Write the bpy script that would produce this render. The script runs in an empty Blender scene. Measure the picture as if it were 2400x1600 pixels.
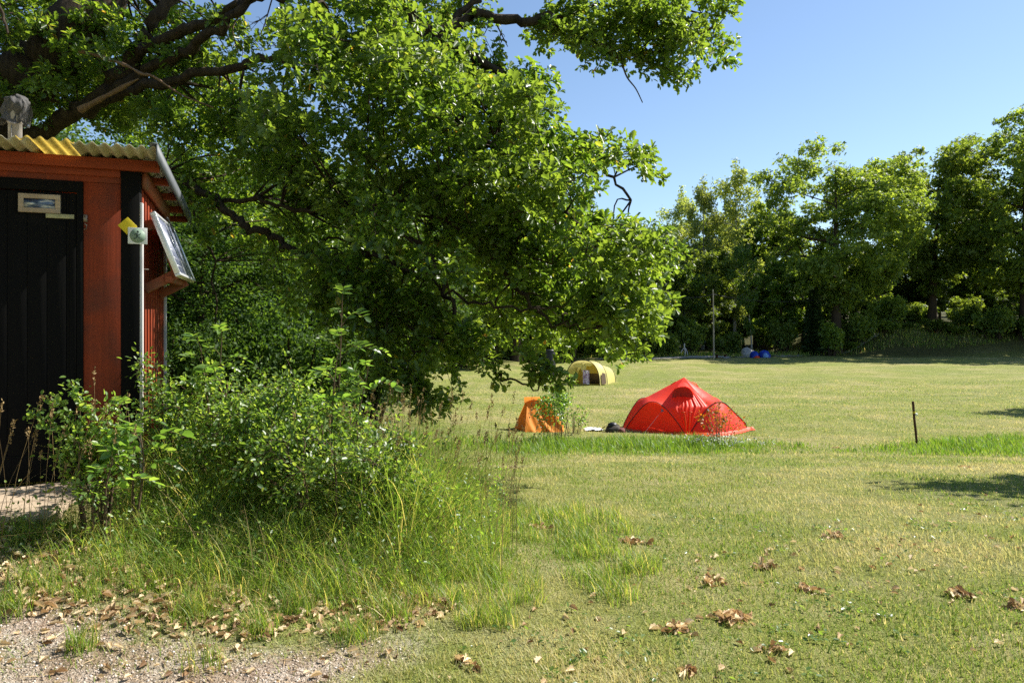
import bpy, math, random
import numpy as np
from math import radians, sin, cos, pi
S = bpy.context.scene
COL = S.collection
R = np.random.default_rng(7)
random.seed(7)

# ------------------------------------------------------------------ camera, sky, sun, exposure
CZ, F = 1.6, 1733.3          # eye height, focal length in photo pixels (2400 wide)
cam_d = bpy.data.cameras.new('camera'); cam = bpy.data.objects.new('camera', cam_d); COL.objects.link(cam)
cam.location = (0, 0, CZ); cam.rotation_euler = (radians(90), 0, 0)
cam_d.lens = 26.0; cam_d.sensor_width = 36.0; cam_d.clip_end = 2000; cam_d.clip_start = 0.05
S.camera = cam
SUN_AZ, SUN_EL = radians(67), radians(45)
w = bpy.data.worlds.new('World'); S.world = w; w.use_nodes = True
nt = w.node_tree
bg = nt.nodes['Background']
sky = nt.nodes.new('ShaderNodeTexSky'); sky.sky_type = 'NISHITA'; sky.sun_disc = False
sky.sun_elevation = SUN_EL; sky.sun_rotation = SUN_AZ
sky.air_density = 1.0; sky.dust_density = 0.2; sky.ozone_density = 2.1; sky.altitude = 50
nt.links.new(sky.outputs[0], bg.inputs[0]); bg.inputs[1].default_value = 0.084
sun_d = bpy.data.lights.new('sun', 'SUN'); sun_d.energy = 5.0; sun_d.angle = radians(0.53); sun_d.color = (1.0, 0.95, 0.86)
sun = bpy.data.objects.new('sun', sun_d); COL.objects.link(sun)
SV = np.array([sin(SUN_AZ)*cos(SUN_EL), cos(SUN_AZ)*cos(SUN_EL), sin(SUN_EL)])
sun.rotation_euler = (radians(90)-SUN_EL, 0, -SUN_AZ + pi)
sun.location = (20, 10, 30)
S.view_settings.view_transform = 'Standard'; S.view_settings.look = 'None'
S.view_settings.exposure = 1.05; S.view_settings.gamma = 1.0
S.render.engine = 'CYCLES'
S.cycles.max_bounces = 7; S.cycles.diffuse_bounces = 3; S.cycles.transmission_bounces = 5
S.cycles.transparent_max_bounces = 8; S.cycles.glossy_bounces = 2
S.cycles.use_denoising = False; S.cycles.sample_clamp_indirect = 4.0

# ------------------------------------------------------------------ helpers: mesh collection
class MB:
    def __init__(s): s.v = []; s.f = []; s.n = 0
    def add(s, v, *faces):
        v = np.asarray(v, float).reshape(-1, 3)
        for f in faces:
            f = np.asarray(f, int)
            if f.size: s.f.append(f.reshape(-1, f.shape[-1]) + s.n)
        s.v.append(v); s.n += len(v)
        return s
    def mesh(s, name, smooth=False):
        me = bpy.data.meshes.new(name)
        if not s.v: return me
        v = np.concatenate(s.v)
        loops = np.concatenate([f.ravel() for f in s.f]); lens = np.concatenate([np.full(len(f), f.shape[1]) for f in s.f])
        starts = np.concatenate([[0], np.cumsum(lens)[:-1]])
        me.vertices.add(len(v)); me.vertices.foreach_set('co', v.astype(np.float32).ravel())
        me.loops.add(len(loops)); me.loops.foreach_set('vertex_index', loops.astype(np.int32))
        me.polygons.add(len(lens)); me.polygons.foreach_set('loop_start', starts.astype(np.int32))
        if smooth: me.polygons.foreach_set('use_smooth', np.ones(len(lens), bool))
        me.update(calc_edges=True)
        return me

def obj(name, mb, m, parent=None, smooth=False, bevel=0):
    me = mb.mesh(name, smooth) if isinstance(mb, MB) else mb
    if m is not None and not me.materials: me.materials.append(m)
    o = bpy.data.objects.new(name, me); COL.objects.link(o)
    if parent is not None: o.parent = parent
    if bevel:
        b = o.modifiers.new('bevel', 'BEVEL'); b.width = bevel; b.segments = 2; b.limit_method = 'ANGLE'
    return o
def tag(o, label=None, cat=None, group=None, kind=None):
    if label: o['label'] = label
    if cat: o['category'] = cat
    if group: o['group'] = group
    if kind: o['kind'] = kind
    return o
def thing(name, loc=(0, 0, 0), rz=0):
    o = bpy.data.objects.new(name, None); COL.objects.link(o); o.location = loc; o.rotation_euler = (0, 0, rz)
    o.empty_display_size = 0.2
    return o
def copy_thing(root, loc, rz, sc):
    r = root.copy(); COL.objects.link(r); r.location = loc; r.rotation_euler = (0, 0, rz); r.scale = sc
    for ch in list(root.children):
        c = ch.copy(); COL.objects.link(c); c.parent = r
        for g2 in ch.children:
            d = g2.copy(); COL.objects.link(d); d.parent = c
    return r
BOXF = np.array([[0,3,2,1],[4,5,6,7],[0,1,5,4],[1,2,6,5],[2,3,7,6],[3,0,4,7]])
def bx(mb, x0, x1, y0, y1, z0, z1, M=None):
    v = np.array([[x0,y0,z0],[x1,y0,z0],[x1,y1,z0],[x0,y1,z0],[x0,y0,z1],[x1,y0,z1],[x1,y1,z1],[x0,y1,z1]], float)
    if M is not None: v = v @ np.array(M)[:3,:3].T + np.array(M)[:3,3]
    return mb.add(v, BOXF)
def beam(mb, a, b, wd, th, up=(0,0,1)):
    a = np.array(a, float); b = np.array(b, float); d = b-a; L = np.linalg.norm(d); d /= L
    x = np.cross(d, up); x /= np.linalg.norm(x); z = np.cross(x, d)
    v = []
    for p in (a, b):
        for sx, sz in ((-1,-1),(1,-1),(1,1),(-1,1)): v.append(p + x*sx*wd/2 + z*sz*th/2)
    return mb.add(v, BOXF)
def nrm(v): return v/np.maximum(np.linalg.norm(v, axis=-1, keepdims=True), 1e-9)
def tube(mb, pts, rad, n=6, cap=True):
    pts = np.asarray(pts, float); k = len(pts); rad = np.broadcast_to(np.asarray(rad, float), (k,))
    t = nrm(np.gradient(pts, axis=0)); ref = np.array([0.31, 0.17, 0.93]) if abs(t[0][2]) < 0.9 else np.array([1., 0.1, 0])
    a = nrm(np.cross(t, ref)); b = np.cross(t, a)
    ang = np.arange(n)*2*pi/n
    v = pts[:,None,:] + rad[:,None,None]*(np.cos(ang)[None,:,None]*a[:,None,:] + np.sin(ang)[None,:,None]*b[:,None,:])
    i = np.arange(k-1)[:,None]*n; j = np.arange(n)[None,:]; j2 = (j+1) % n
    q = np.stack([i+j, i+j2, i+n+j2, i+n+j], -1).reshape(-1, 4)
    mb.add(v.reshape(-1,3), q)
    if cap and n >= 3:
        mb.add(v[-1], np.arange(n)[None,:]); mb.add(v[0][::-1], np.arange(n)[None,:])
    return mb
def smooth_line(pts, m=6):
    """Catmull-Rom through the points (any number of columns)."""
    p = np.asarray(pts, float); p = np.vstack([2*p[0]-p[1], p, 2*p[-1]-p[-2]]); out = []
    for i in range(1, len(p)-2):
        for s in np.arange(m)/m:
            out.append(0.5*((2*p[i]) + (-p[i-1]+p[i+1])*s + (2*p[i-1]-5*p[i]+4*p[i+1]-p[i+2])*s*s + (-p[i-1]+3*p[i]-3*p[i+1]+p[i+2])*s**3))
    out.append(p[-2]); return np.array(out)
def grid_faces(r, c):
    i = np.arange(r-1)[:,None]*c; j = np.arange(c-1)[None,:]
    return np.stack([i+j, i+j+1, i+c+j+1, i+c+j], -1).reshape(-1,4)
def frames(d, nv):
    """rotation matrices whose y is the leaf axis and z about its normal"""
    y = nrm(d); x = nrm(np.cross(y, nv)); z = np.cross(x, y)
    return np.stack([x, y, z], -1)
def scatter(mb, tv, tfs, pos, rot, sc):
    N = len(pos); n = len(tv)
    sc = np.broadcast_to(np.asarray(sc, float), (N,))
    v = np.einsum('nij,kj->nki', rot, tv)*sc[:,None,None] + pos[:,None,:]
    off = (np.arange(N)*n)
    mb.add(v.reshape(-1,3), *[(np.asarray(f)[None,:,:] + off[:,None,None]).reshape(-1, np.asarray(f).shape[1]) for f in tfs])
def rdir(n, rng=None):
    rng = rng or R
    return nrm(rng.normal(size=(n,3)))
def P(px, py, d):            # a point seen in the photograph, at a chosen distance
    return np.array([(px-1200)/F*d, d, CZ-(py-800)/F*d])

# value noise used for terrain and patchiness
_perm = np.random.default_rng(3).random((64,64))
def vnoise(x, y):
    x = np.asarray(x, float); y = np.asarray(y, float)
    xi = np.floor(x).astype(int); yi = np.floor(y).astype(int); fx = x-xi; fy = y-yi
    fx = fx*fx*(3-2*fx); fy = fy*fy*(3-2*fy)
    g_ = lambda a, b: _perm[a % 64, b % 64]
    return (g_(xi,yi)*(1-fx)+g_(xi+1,yi)*fx)*(1-fy)+(g_(xi,yi+1)*(1-fx)+g_(xi+1,yi+1)*fx)*fy
def sstep(a, b, x):
    t = np.clip((x-a)/(b-a), 0, 1); return t*t*(3-2*t)

# ------------------------------------------------------------------ materials
def mat(name):
    m = bpy.data.materials.new(name); m.use_nodes = True
    n = m.node_tree; b = n.nodes['Principled BSDF']; return m, n, b
def nd(n, t, **kw):
    x = n.nodes.new(t)
    for k, v in kw.items():
        if k in x.inputs: x.inputs[k].default_value = v
        else: setattr(x, k, v)
    return x
def ramp(n, stops, interp='LINEAR'):
    r = n.nodes.new('ShaderNodeValToRGB'); r.color_ramp.interpolation = interp
    e = r.color_ramp.elements
    while len(e) < len(stops): e.new(0.5)
    for i, (p, c) in enumerate(stops):
        e[i].position = p; e[i].color = (*c, 1) if len(c) == 3 else c
    return r
def L(n, a, b): n.links.new(a, b)
def mixc(n, fac, a, b, mode='MIX'):
    x = n.nodes.new('ShaderNodeMix'); x.data_type = 'RGBA'; x.blend_type = mode
    for sock, val in ((x.inputs[0], fac), (x.inputs[6], a), (x.inputs[7], b)):
        if hasattr(val, 'links'): n.links.new(val, sock)
        else: sock.default_value = val if not isinstance(val, tuple) else (*val, 1)
    return x.outputs[2]
def coords(n, scale=(1,1,1), kind='Object'):
    tc = n.nodes.new('ShaderNodeTexCoord'); mp = n.nodes.new('ShaderNodeMapping'); mp.inputs['Scale'].default_value = scale
    L(n, tc.outputs[kind], mp.inputs[0]); return mp.outputs[0]
def bump(n, b, h, strength=0.3, dist=0.02):
    x = n.nodes.new('ShaderNodeBump'); x.inputs['Strength'].default_value = strength; x.inputs['Distance'].default_value = dist
    L(n, h, x.inputs['Height']); L(n, x.outputs[0], b.inputs['Normal']); return x

def leaf_mat(name, cols, trans, tfac=0.4, rough=0.45, spec=0.4, patch=0.0, patch_col=None):
    """cols: colour stops over single leaves; trans: colour of light through the blade"""
    m, n, b = mat(name)
    g = nd(n, 'ShaderNodeNewGeometry')
    r = ramp(n, cols); L(n, g.outputs['Random Per Island'], r.inputs[0])
    c = r.outputs[0]
    if patch:
        nz = nd(n, 'ShaderNodeTexNoise', Scale=patch); L(n, g.outputs['Position'], nz.inputs['Vector'])
        rr = ramp(n, [(0.46, (0,0,0)), (0.6, (.85,.85,.85))]); L(n, nz.outputs[0], rr.inputs[0])
        c = mixc(n, rr.outputs[0], c, patch_col)
    oi = nd(n, 'ShaderNodeObjectInfo')
    hs = nd(n, 'ShaderNodeHueSaturation')
    mr = nd(n, 'ShaderNodeMapRange'); mr.inputs[3].default_value = 0.8; mr.inputs[4].default_value = 1.2
    L(n, oi.outputs['Random'], mr.inputs[0]); L(n, mr.outputs[0], hs.inputs['Value']); L(n, c, hs.inputs['Color'])
    L(n, hs.outputs[0], b.inputs['Base Color'])
    b.inputs['Roughness'].default_value = rough; b.inputs['Specular IOR Level'].default_value = spec
    t = nd(n, 'ShaderNodeBsdfTranslucent')
    tc = mixc(n, 1.0, hs.outputs[0], trans, 'MULTIPLY'); L(n, tc, t.inputs[0])
    mx = nd(n, 'ShaderNodeMixShader'); mx.inputs[0].default_value = tfac
    L(n, b.outputs[0], mx.inputs[1]); L(n, t.outputs[0], mx.inputs[2])
    L(n, mx.outputs[0], n.nodes['Material Output'].inputs[0])
    return m
G3 = lambda a, b, c, s=1.0: [(0.0, tuple(np.array(a)*s)), (0.55, tuple(np.array(b)*s)), (1.0, tuple(np.array(c)*s))]
TR = (6.0, 5.0, 1.9)
M = {}
M['oak_leaf'] = leaf_mat('oak_leaf', [(0, (.030,.062,.011)), (.5, (.055,.105,.016)), (.93, (.10,.158,.024)), (.992, (.15,.18,.03)), (1, (.26,.15,.04))], (5.0,4.3,1.9), .39, .40, .52, .9, (.072,.115,.022))
M['thicket_leaf'] = leaf_mat('thicket_leaf', G3((.036,.078,.014), (.058,.112,.018), (.10,.155,.025)), TR, .36, .45, .45)
M['shade_darkened_leaf'] = leaf_mat('shade_darkened_leaf', G3((.018,.042,.010), (.032,.068,.013), (.065,.11,.02)), (4.2,3.8,1.6), .33, .6, .2)  # leaf colour darkened to stand for shade under and behind the oak
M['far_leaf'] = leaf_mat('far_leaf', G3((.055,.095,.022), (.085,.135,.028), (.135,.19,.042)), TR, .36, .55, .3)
M['big_oak_leaf'] = leaf_mat('big_oak_leaf', G3((.05,.09,.02), (.08,.125,.027), (.125,.175,.04)), TR, .36, .5, .35)
M['pale_leaf'] = leaf_mat('pale_leaf', G3((.09,.13,.045), (.13,.175,.06), (.19,.24,.09)), TR, .36, .5, .4)
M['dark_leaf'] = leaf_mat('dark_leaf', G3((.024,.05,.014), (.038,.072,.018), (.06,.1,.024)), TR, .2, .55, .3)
M['shrub_leaf'] = leaf_mat('shrub_leaf', G3((.045,.095,.022), (.09,.16,.034), (.17,.235,.065)), (4.8,4.2,1.7), .40, .40, .5)
M['ash_leaf'] = leaf_mat('ash_leaf', G3((.055,.115,.026), (.085,.155,.034), (.14,.21,.05)), (4.4,4.0,1.8), .36, .36, .55)
M['rust_leaf'] = leaf_mat('rust_leaf', G3((.10,.10,.015), (.3,.13,.015), (.42,.19,.02)), (2.2,1.6,1.0), .35, .5, .3)
M['tall_grass'] = leaf_mat('tall_grass', [(0, (.085,.16,.024)), (.5, (.14,.215,.034)), (.82, (.21,.235,.06)), (1, (.46,.38,.18))], (3.4,3.2,1.7), .38, .5, .3)
M['lush_grass'] = leaf_mat('lush_grass', [(0, (.07,.15,.018)), (.6, (.12,.20,.025)), (1, (.19,.235,.05))], (2.4,2.3,1.2), .34, .5, .3)
M['lawn_grass'] = leaf_mat('lawn_grass', [(0, (.09,.15,.025)), (.45, (.15,.225,.036)), (.76, (.25,.27,.075)), (1, (.48,.40,.22))], (2.3,2.2,1.5), .32, .6, .2, .42, (.43,.37,.21))
M['seed'] = leaf_mat('seed', G3((.13,.09,.045), (.22,.15,.07), (.38,.28,.13)), (1.6,1.5,1.0), .2, .7, .2)
M['dry_leaf'] = leaf_mat('dry_leaf', [(0, (.13,.07,.032)), (.2, (.36,.22,.11)), (.55, (.62,.46,.26)), (1, (.80,.66,.44))], (1.3,1.2,1.0), .22, .6, .3)

def bark(name, c1, c2, sc=(9,9,2.2), st=.7):
    m, n, b = mat(name)
    v = coords(n, sc)
    a = nd(n, 'ShaderNodeTexNoise', Scale=2.2, Detail=8, Roughness=.7); L(n, v, a.inputs['Vector'])
    r = ramp(n, [(.3, c1), (.7, c2)]); L(n, a.outputs[0], r.inputs[0]); L(n, r.outputs[0], b.inputs['Base Color'])
    b.inputs['Roughness'].default_value = .95; b.inputs['Specular IOR Level'].default_value = .1
    bump(n, b, a.outputs[0], st, .04); return m
M['bark'] = bark('bark', (.022,.017,.012), (.085,.064,.045))
M['dead_wood'] = bark('dead_wood', (.14,.085,.05), (.36,.23,.14), (12,12,12))
M['birch_bark'] = bark('birch_bark', (.10,.09,.08), (.55,.53,.49), (2,2,6))
M['twig'] = bark('twig', (.07,.05,.03), (.16,.11,.07))

def wood_paint(name, c, c2, axis=2, worn=.5, rough=.7, fine=40):
    m, n, b = mat(name)
    sc = [fine]*3; sc[axis] = 1.6
    v = coords(n, tuple(sc))
    a = nd(n, 'ShaderNodeTexNoise', Scale=1.0, Detail=6, Roughness=.65); L(n, v, a.inputs['Vector'])
    v2 = coords(n, (3,3,3)); a2 = nd(n, 'ShaderNodeTexNoise', Scale=1.3, Detail=5); L(n, v2, a2.inputs['Vector'])
    r = ramp(n, [(.3, c), (.75, tuple(np.array(c)*.62))]); L(n, a.outputs[0], r.inputs[0])
    r2 = ramp(n, [(worn, (0,0,0)), (min(.98, worn+.2), (1,1,1))]); L(n, a2.outputs[0], r2.inputs[0])
    L(n, mixc(n, r2.outputs[0], r.outputs[0], c2), b.inputs['Base Color'])
    b.inputs['Roughness'].default_value = rough; b.inputs['Specular IOR Level'].default_value = .25
    bump(n, b, a.outputs[0], .35, .004); return m
M['red'] = wood_paint('red_paint', (.27,.042,.011), (.13,.030,.014), 2, .46)
M['red_h'] = wood_paint('red_paint_boards', (.27,.045,.012), (.17,.032,.013), 0, .52)
M['red_w'] = wood_paint('weathered_red_wood', (.30,.085,.035), (.20,.09,.05), 1, .45)
M['black'] = wood_paint('black_paint', (.0036,.0033,.003), (.009,.0075,.006), 2, .6, 1.0)
M['grey_wood'] = wood_paint('grey_wood', (.50,.39,.28), (.33,.25,.175), 0, .5, .9, 55)
M['pale_wood'] = wood_paint('pale_wood', (.58,.57,.56), (.34,.33,.33), 2, .5, .8)
def plain(name, c, rough=.5, metal=0, spec=.4, nz=0, nsc=20, c2=None):
    m, n, b = mat(name)
    b.inputs['Base Color'].default_value = (*c, 1); b.inputs['Roughness'].default_value = rough; b.inputs['Metallic'].default_value = metal
    b.inputs['Specular IOR Level'].default_value = spec
    if nz:
        a = nd(n, 'ShaderNodeTexNoise', Scale=nsc, Detail=6); L(n, coords(n), a.inputs['Vector'])
        r = ramp(n, [(.35, c), (.7, c2 or tuple(np.array(c)*(1-nz)))]); L(n, a.outputs[0], r.inputs[0]); L(n, r.outputs[0], b.inputs['Base Color'])
        bump(n, b, a.outputs[0], .15, .003)
    return m
M['eternit'] = plain('fibre_cement', (.52,.47,.34), .9, 0, .2, .5, 9, (.33,.29,.18))
M['zinc'] = plain('zinc_flashing', (.11,.12,.13), .6, .1, .4, .25, 14)
M['pipe'] = plain('grey_pipe', (.36,.33,.29), .7, 0, .3, .35, 12)
M['steel'] = plain('rusty_steel', (.30,.27,.24), .55, .6, .4, .5, 60, (.16,.10,.06))
M['white'] = plain('white_plastic', (.78,.78,.74), .45, 0, .4, .1, 20)
M['alu'] = plain('aluminium_frame', (.74,.75,.76), .35, .6, .5, .1, 30)
M['yellow_sign'] = plain('yellow_sign_paint', (.68,.52,.015), .5, 0, .4, .12, 20)
M['sign_green'] = plain('grey_green_print', (.22,.31,.23), .5, 0, .3, .1, 20)
M['sign_dark'] = plain('dark_green_print', (.045,.075,.06), .5)
M['old_label'] = plain('yellowed_label', (.42,.40,.22), .6, 0, .3, .4, 30)
M['wire'] = plain('black_cable', (.02,.02,.02), .6)
M['black_plastic'] = plain('black_plastic', (.014,.014,.016), .5, 0, .4, .4, 10)
M['pole_wood'] = plain('bleached_pole_wood', (.34,.31,.26), .9, 0, .2, .4, 5)
M['rust'] = plain('rusty_post', (.055,.028,.018), .8, 0, .2, .6, 25, (.12,.055,.03))
M['rock'] = plain('rock', (.34,.33,.31), .9, 0, .2, .5, 3)

def tent_cloth(name, c, trans=.3, rough=.45, wr=0):
    m, n, b = mat(name)
    b.inputs['Base Color'].default_value = (*c, 1); b.inputs['Roughness'].default_value = rough; b.inputs['Specular IOR Level'].default_value = .35
    a = nd(n, 'ShaderNodeTexNoise', Scale=5, Detail=4); L(n, coords(n), a.inputs['Vector'])
    bump(n, b, a.outputs[0], .35, .03)
    t = nd(n, 'ShaderNodeBsdfTranslucent'); t.inputs[0].default_value = (*c, 1)
    mx = nd(n, 'ShaderNodeMixShader'); mx.inputs[0].default_value = trans
    L(n, b.outputs[0], mx.inputs[1]); L(n, t.outputs[0], mx.inputs[2]); L(n, mx.outputs[0], n.nodes['Material Output'].inputs[0])
    return m
M['tent_red'] = tent_cloth('red_nylon', (.93,.07,.03), .42)
M['tent_red_dark'] = tent_cloth('dark_red_mesh', (.34,.006,.010), .15)
M['tent_skirt'] = tent_cloth('orange_red_skirt', (.78,.085,.015), .3)
M['tent_orange'] = tent_cloth('orange_cotton', (.80,.26,.015), .3, .7)
M['tent_yellow'] = tent_cloth('yellow_nylon', (.74,.66,.24), .35)
M['tent_inner'] = tent_cloth('olive_inner', (.40,.31,.06), .3)
M['tent_brown'] = plain('brown_groundsheet', (.075,.045,.022), .8)
M['blue_tarp'] = tent_cloth('blue_tarp', (.012,.05,.42), .2)
M['light_blue_tarp'] = tent_cloth('light_blue_tarp', (.18,.36,.75), .2)
M['grey_tarp'] = tent_cloth('grey_tarp', (.42,.40,.38), .15)
M['bag'] = plain('dark_bag', (.075,.055,.04), .8, 0, .3, .7, 30, (.02,.02,.022))
M['bag_red'] = plain('maroon_cloth', (.16,.05,.04), .8, 0, .3, .4, 30)

# yellow translucent roof sheet
m, n, b = mat('yellow_roof_sheet'); M['yellow_sheet'] = m
a = nd(n, 'ShaderNodeTexNoise', Scale=30, Detail=5); L(n, coords(n), a.inputs['Vector'])
r = ramp(n, [(.3, (.82,.70,.30)), (.75, (.58,.47,.19))]); L(n, a.outputs[0], r.inputs[0]); L(n, r.outputs[0], b.inputs['Base Color'])
t = nd(n, 'ShaderNodeBsdfTranslucent'); L(n, r.outputs[0], t.inputs[0]); mx = nd(n, 'ShaderNodeMixShader'); mx.inputs[0].default_value = .8
L(n, b.outputs[0], mx.inputs[1]); L(n, t.outputs[0], mx.inputs[2]); L(n, mx.outputs[0], n.nodes['Material Output'].inputs[0])
# netting
m, n, b = mat('grey_netting'); M['netting'] = m
b.inputs['Base Color'].default_value = (.075,.07,.065,1); b.inputs['Roughness'].default_value = .8
ck = nd(n, 'ShaderNodeTexNoise', Scale=160); L(n, coords(n), ck.inputs['Vector'])
tr = nd(n, 'ShaderNodeBsdfTransparent'); mx = nd(n, 'ShaderNodeMixShader'); rr = ramp(n, [(.5,(0,0,0)),(.54,(1,1,1))]); L(n, ck.outputs[0], rr.inputs[0])
ml = nd(n, 'ShaderNodeMath', operation='MULTIPLY'); ml.inputs[1].default_value = .35; L(n, rr.outputs[0], ml.inputs[0]); L(n, ml.outputs[0], mx.inputs[0])
L(n, b.outputs[0], mx.inputs[1]); L(n, tr.outputs[0], mx.inputs[2]); L(n, mx.outputs[0], n.nodes['Material Output'].inputs[0])
# solar cells: blue crystalline cells with thin pale grid under glass
m, n, b = mat('solar_cells'); M['cells'] = m
v = coords(n)
nz = nd(n, 'ShaderNodeTexVoronoi', Scale=60); L(n, v, nz.inputs['Vector'])
r = ramp(n, [(0, (.05,.065,.13)), (1, (.13,.15,.22))]); L(n, nz.outputs['Color'], r.inputs[0])
L(n, r.outputs[0], b.inputs['Base Color']); b.inputs['Roughness'].default_value = .5; b.inputs['Coat Weight'].default_value = 1; b.inputs['Coat Roughness'].default_value = .5
# small window pane with pale streaks
m, n, b = mat('window_pane'); M['pane'] = m
a = nd(n, 'ShaderNodeTexNoise', Scale=1, Detail=4); L(n, coords(n, (9,9,26)), a.inputs['Vector'])
r = ramp(n, [(.36, (.02,.03,.06)), (.5, (.10,.15,.26)), (.6, (.62,.62,.58))]); L(n, a.outputs[0], r.inputs[0]); L(n, r.outputs[0], b.inputs['Base Color']); b.inputs['Roughness'].default_value = .15
# towel stripes
m, n, b = mat('striped_towel'); M['towel'] = m
a = nd(n, 'ShaderNodeTexNoise', Scale=7, Detail=2); L(n, coords(n), a.inputs['Vector'])
r = ramp(n, [(.42, (.68,.55,.66)), (.5, (.20,.05,.18)), (.62, (.70,.66,.72))]); L(n, a.outputs[0], r.inputs[0]); L(n, r.outputs[0], b.inputs['Base Color']); b.inputs['Roughness'].default_value = .9

# ------------------------------------------------------------------ ground
_py = [-30, 0, 3.4, 5, 7, 9, 11, 14, 17, 20, 30, 42, 55, 65, 72, 80, 100, 150, 250, 500]
_pz = [.3, .08, .03, .02, -.03, -.13, -.3, -.6, -.82, -.9, -.95, -.9, -.58, -.27, 0, .2, 1.0, 4, 9, 16]
def g(x, y):
    x = np.asarray(x, float); y = np.asarray(y, float)
    z = sum(np.interp(y+k, _py, _pz) for k in (-1.2, -.6, 0, .6, 1.2))/5
    z = z + np.minimum(.75*np.exp(-.5*(((x+4.3)/2.2)**2+((y-5.6)/1.7)**2)), .53)
    z = z + 1.3*np.exp(-.5*(((x+12)/5.5)**2+((y-22)/8.)**2))
    z = z + .95*sstep(4, -6, x)*np.exp(-.5*((y-58)/9.)**2)
    z = z + 3.2*sstep(30, 42, x + 2*vnoise(x*.2, y*.2))*sstep(76, 86, y + 3*vnoise(x*.15+9, y*.1))
    z = z + (.05*(vnoise(x*.35, y*.35)-.5) + .03*(vnoise(x*1.1+5, y*1.1)-.5))*sstep(1, 6, y)*np.minimum(1+y/40, 3)
    return z
def ground_at(px, py):      # where the sight line of a photo pixel meets the ground
    lo, hi = 1.5, 1.5
    for d in np.geomspace(1.5, 160, 600):
        if CZ-(py-800)/F*d <= g((px-1200)/F*d, d): hi = d; break
        lo = d
    for _ in range(30):
        mid = (lo+hi)/2
        if CZ-(py-800)/F*mid <= g((px-1200)/F*mid, mid): hi = mid
        else: lo = mid
    return np.array([(px-1200)/F*hi, hi, float(g((px-1200)/F*hi, hi))])
def in_poly(px, py, poly):
    poly = np.asarray(poly, float); c = np.zeros(np.shape(px), bool); j = len(poly)-1
    for i in range(len(poly)):
        xi, yi = poly[i]; xj, yj = poly[j]
        c ^= ((yi > py) != (yj > py)) & (px < (xj-xi)*(py-yi)/(yj-yi+1e-12)+xi); j = i
    return c
GRAVEL = np.array([(-5.0, 3.5), (-2.95, 3.95), (-2.2, 3.72), (-1.55, 3.5), (-1.05, 3.45), (-.62, 3.62), (-.45, 3.5), (-.75, 3.15), (-1.0, 2.85), (-1.5, 2.2), (-2, 1.0), (-6, .5)])
def gravel_mask(x, y):
    acc = 0
    for k in range(9):
        a = k*2.399; rr = .22*math.sqrt((k+.5)/9)
        acc = acc + in_poly(x+rr*cos(a), y+rr*sin(a), GRAVEL)
    return np.clip(acc/9 + .5*(vnoise(x*4, y*4)-.5), 0, 1)
xs = np.unique(np.concatenate([-np.geomspace(6, 260, 70), np.linspace(-6, 6, 150), np.geomspace(6, 260, 90)]))
ys = np.unique(np.concatenate([np.linspace(-20, 1, 12), np.linspace(1, 8, 90), np.geomspace(8, 120, 130), np.geomspace(120, 480, 20)]))
X, Y = np.meshgrid(xs, ys); Z = g(X, Y)
mb = MB(); mb.add(np.stack([X, Y, Z], -1).reshape(-1,3), grid_faces(len(ys), len(xs)))
me = mb.mesh('ground', True)
at = me.attributes.new('gravel', 'FLOAT', 'POINT'); at.data.foreach_set('value', gravel_mask(X, Y).astype(np.float32).ravel())
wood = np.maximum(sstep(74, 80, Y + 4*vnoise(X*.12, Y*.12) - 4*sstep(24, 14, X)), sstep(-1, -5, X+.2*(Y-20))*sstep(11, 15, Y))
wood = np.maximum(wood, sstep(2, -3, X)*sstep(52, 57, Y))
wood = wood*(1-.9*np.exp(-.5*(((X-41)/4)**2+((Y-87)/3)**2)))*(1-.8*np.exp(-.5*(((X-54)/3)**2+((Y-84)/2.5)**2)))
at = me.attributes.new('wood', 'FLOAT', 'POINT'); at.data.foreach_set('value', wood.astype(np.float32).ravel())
m, n, b = mat('ground'); 
geo = nd(n, 'ShaderNodeNewGeometry')
mp = nd(n, 'ShaderNodeMapping'); mp.inputs['Scale'].default_value = (.55, 1.0, 1); L(n, geo.outputs['Position'], mp.inputs[0])
n1 = nd(n, 'ShaderNodeTexNoise', Scale=.30, Detail=6, Roughness=.65); L(n, mp.outputs[0], n1.inputs['Vector'])
n2 = nd(n, 'ShaderNodeTexNoise', Scale=5.5, Detail=6, Roughness=.75); L(n, mp.outputs[0], n2.inputs['Vector'])
n3 = nd(n, 'ShaderNodeTexNoise', Scale=60, Detail=3, Roughness=.7); L(n, geo.outputs['Position'], n3.inputs['Vector'])
c1 = ramp(n, [(.38, (.145,.215,.036)), (.5, (.225,.262,.056)), (.62, (.43,.37,.17))]); L(n, n1.outputs[0], c1.inputs[0])
c2 = ramp(n, [(.3, (.10,.14,.025)), (.5, (.25,.255,.075)), (.72, (.46,.395,.20))]); L(n, n2.outputs[0], c2.inputs[0])
cg = mixc(n, .55, c1.outputs[0], c2.outputs[0])
c3 = ramp(n, [(.3, (.55,.55,.5)), (.7, (1.25,1.25,1.25))]); L(n, n3.outputs[0], c3.inputs[0])
cg = mixc(n, .8, cg, c3.outputs[0], 'MULTIPLY')
vo = nd(n, 'ShaderNodeTexVoronoi', Scale=75); L(n, geo.outputs['Position'], vo.inputs['Vector'])
gr = ramp(n, [(0, (.27,.20,.145)), (.4, (.42,.335,.26)), (.8, (.54,.46,.38)), (1, (.68,.62,.55))]); L(n, vo.outputs['Color'], gr.inputs[0])
n4 = nd(n, 'ShaderNodeTexNoise', Scale=3.5, Detail=6); L(n, geo.outputs['Position'], n4.inputs['Vector'])
gr2 = ramp(n, [(.4, (.5,.37,.27)), (.6, (1,1,1))]); L(n, n4.outputs[0], gr2.inputs[0])
gcol = mixc(n, .6, gr.outputs[0], gr2.outputs[0], 'MULTIPLY')
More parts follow.
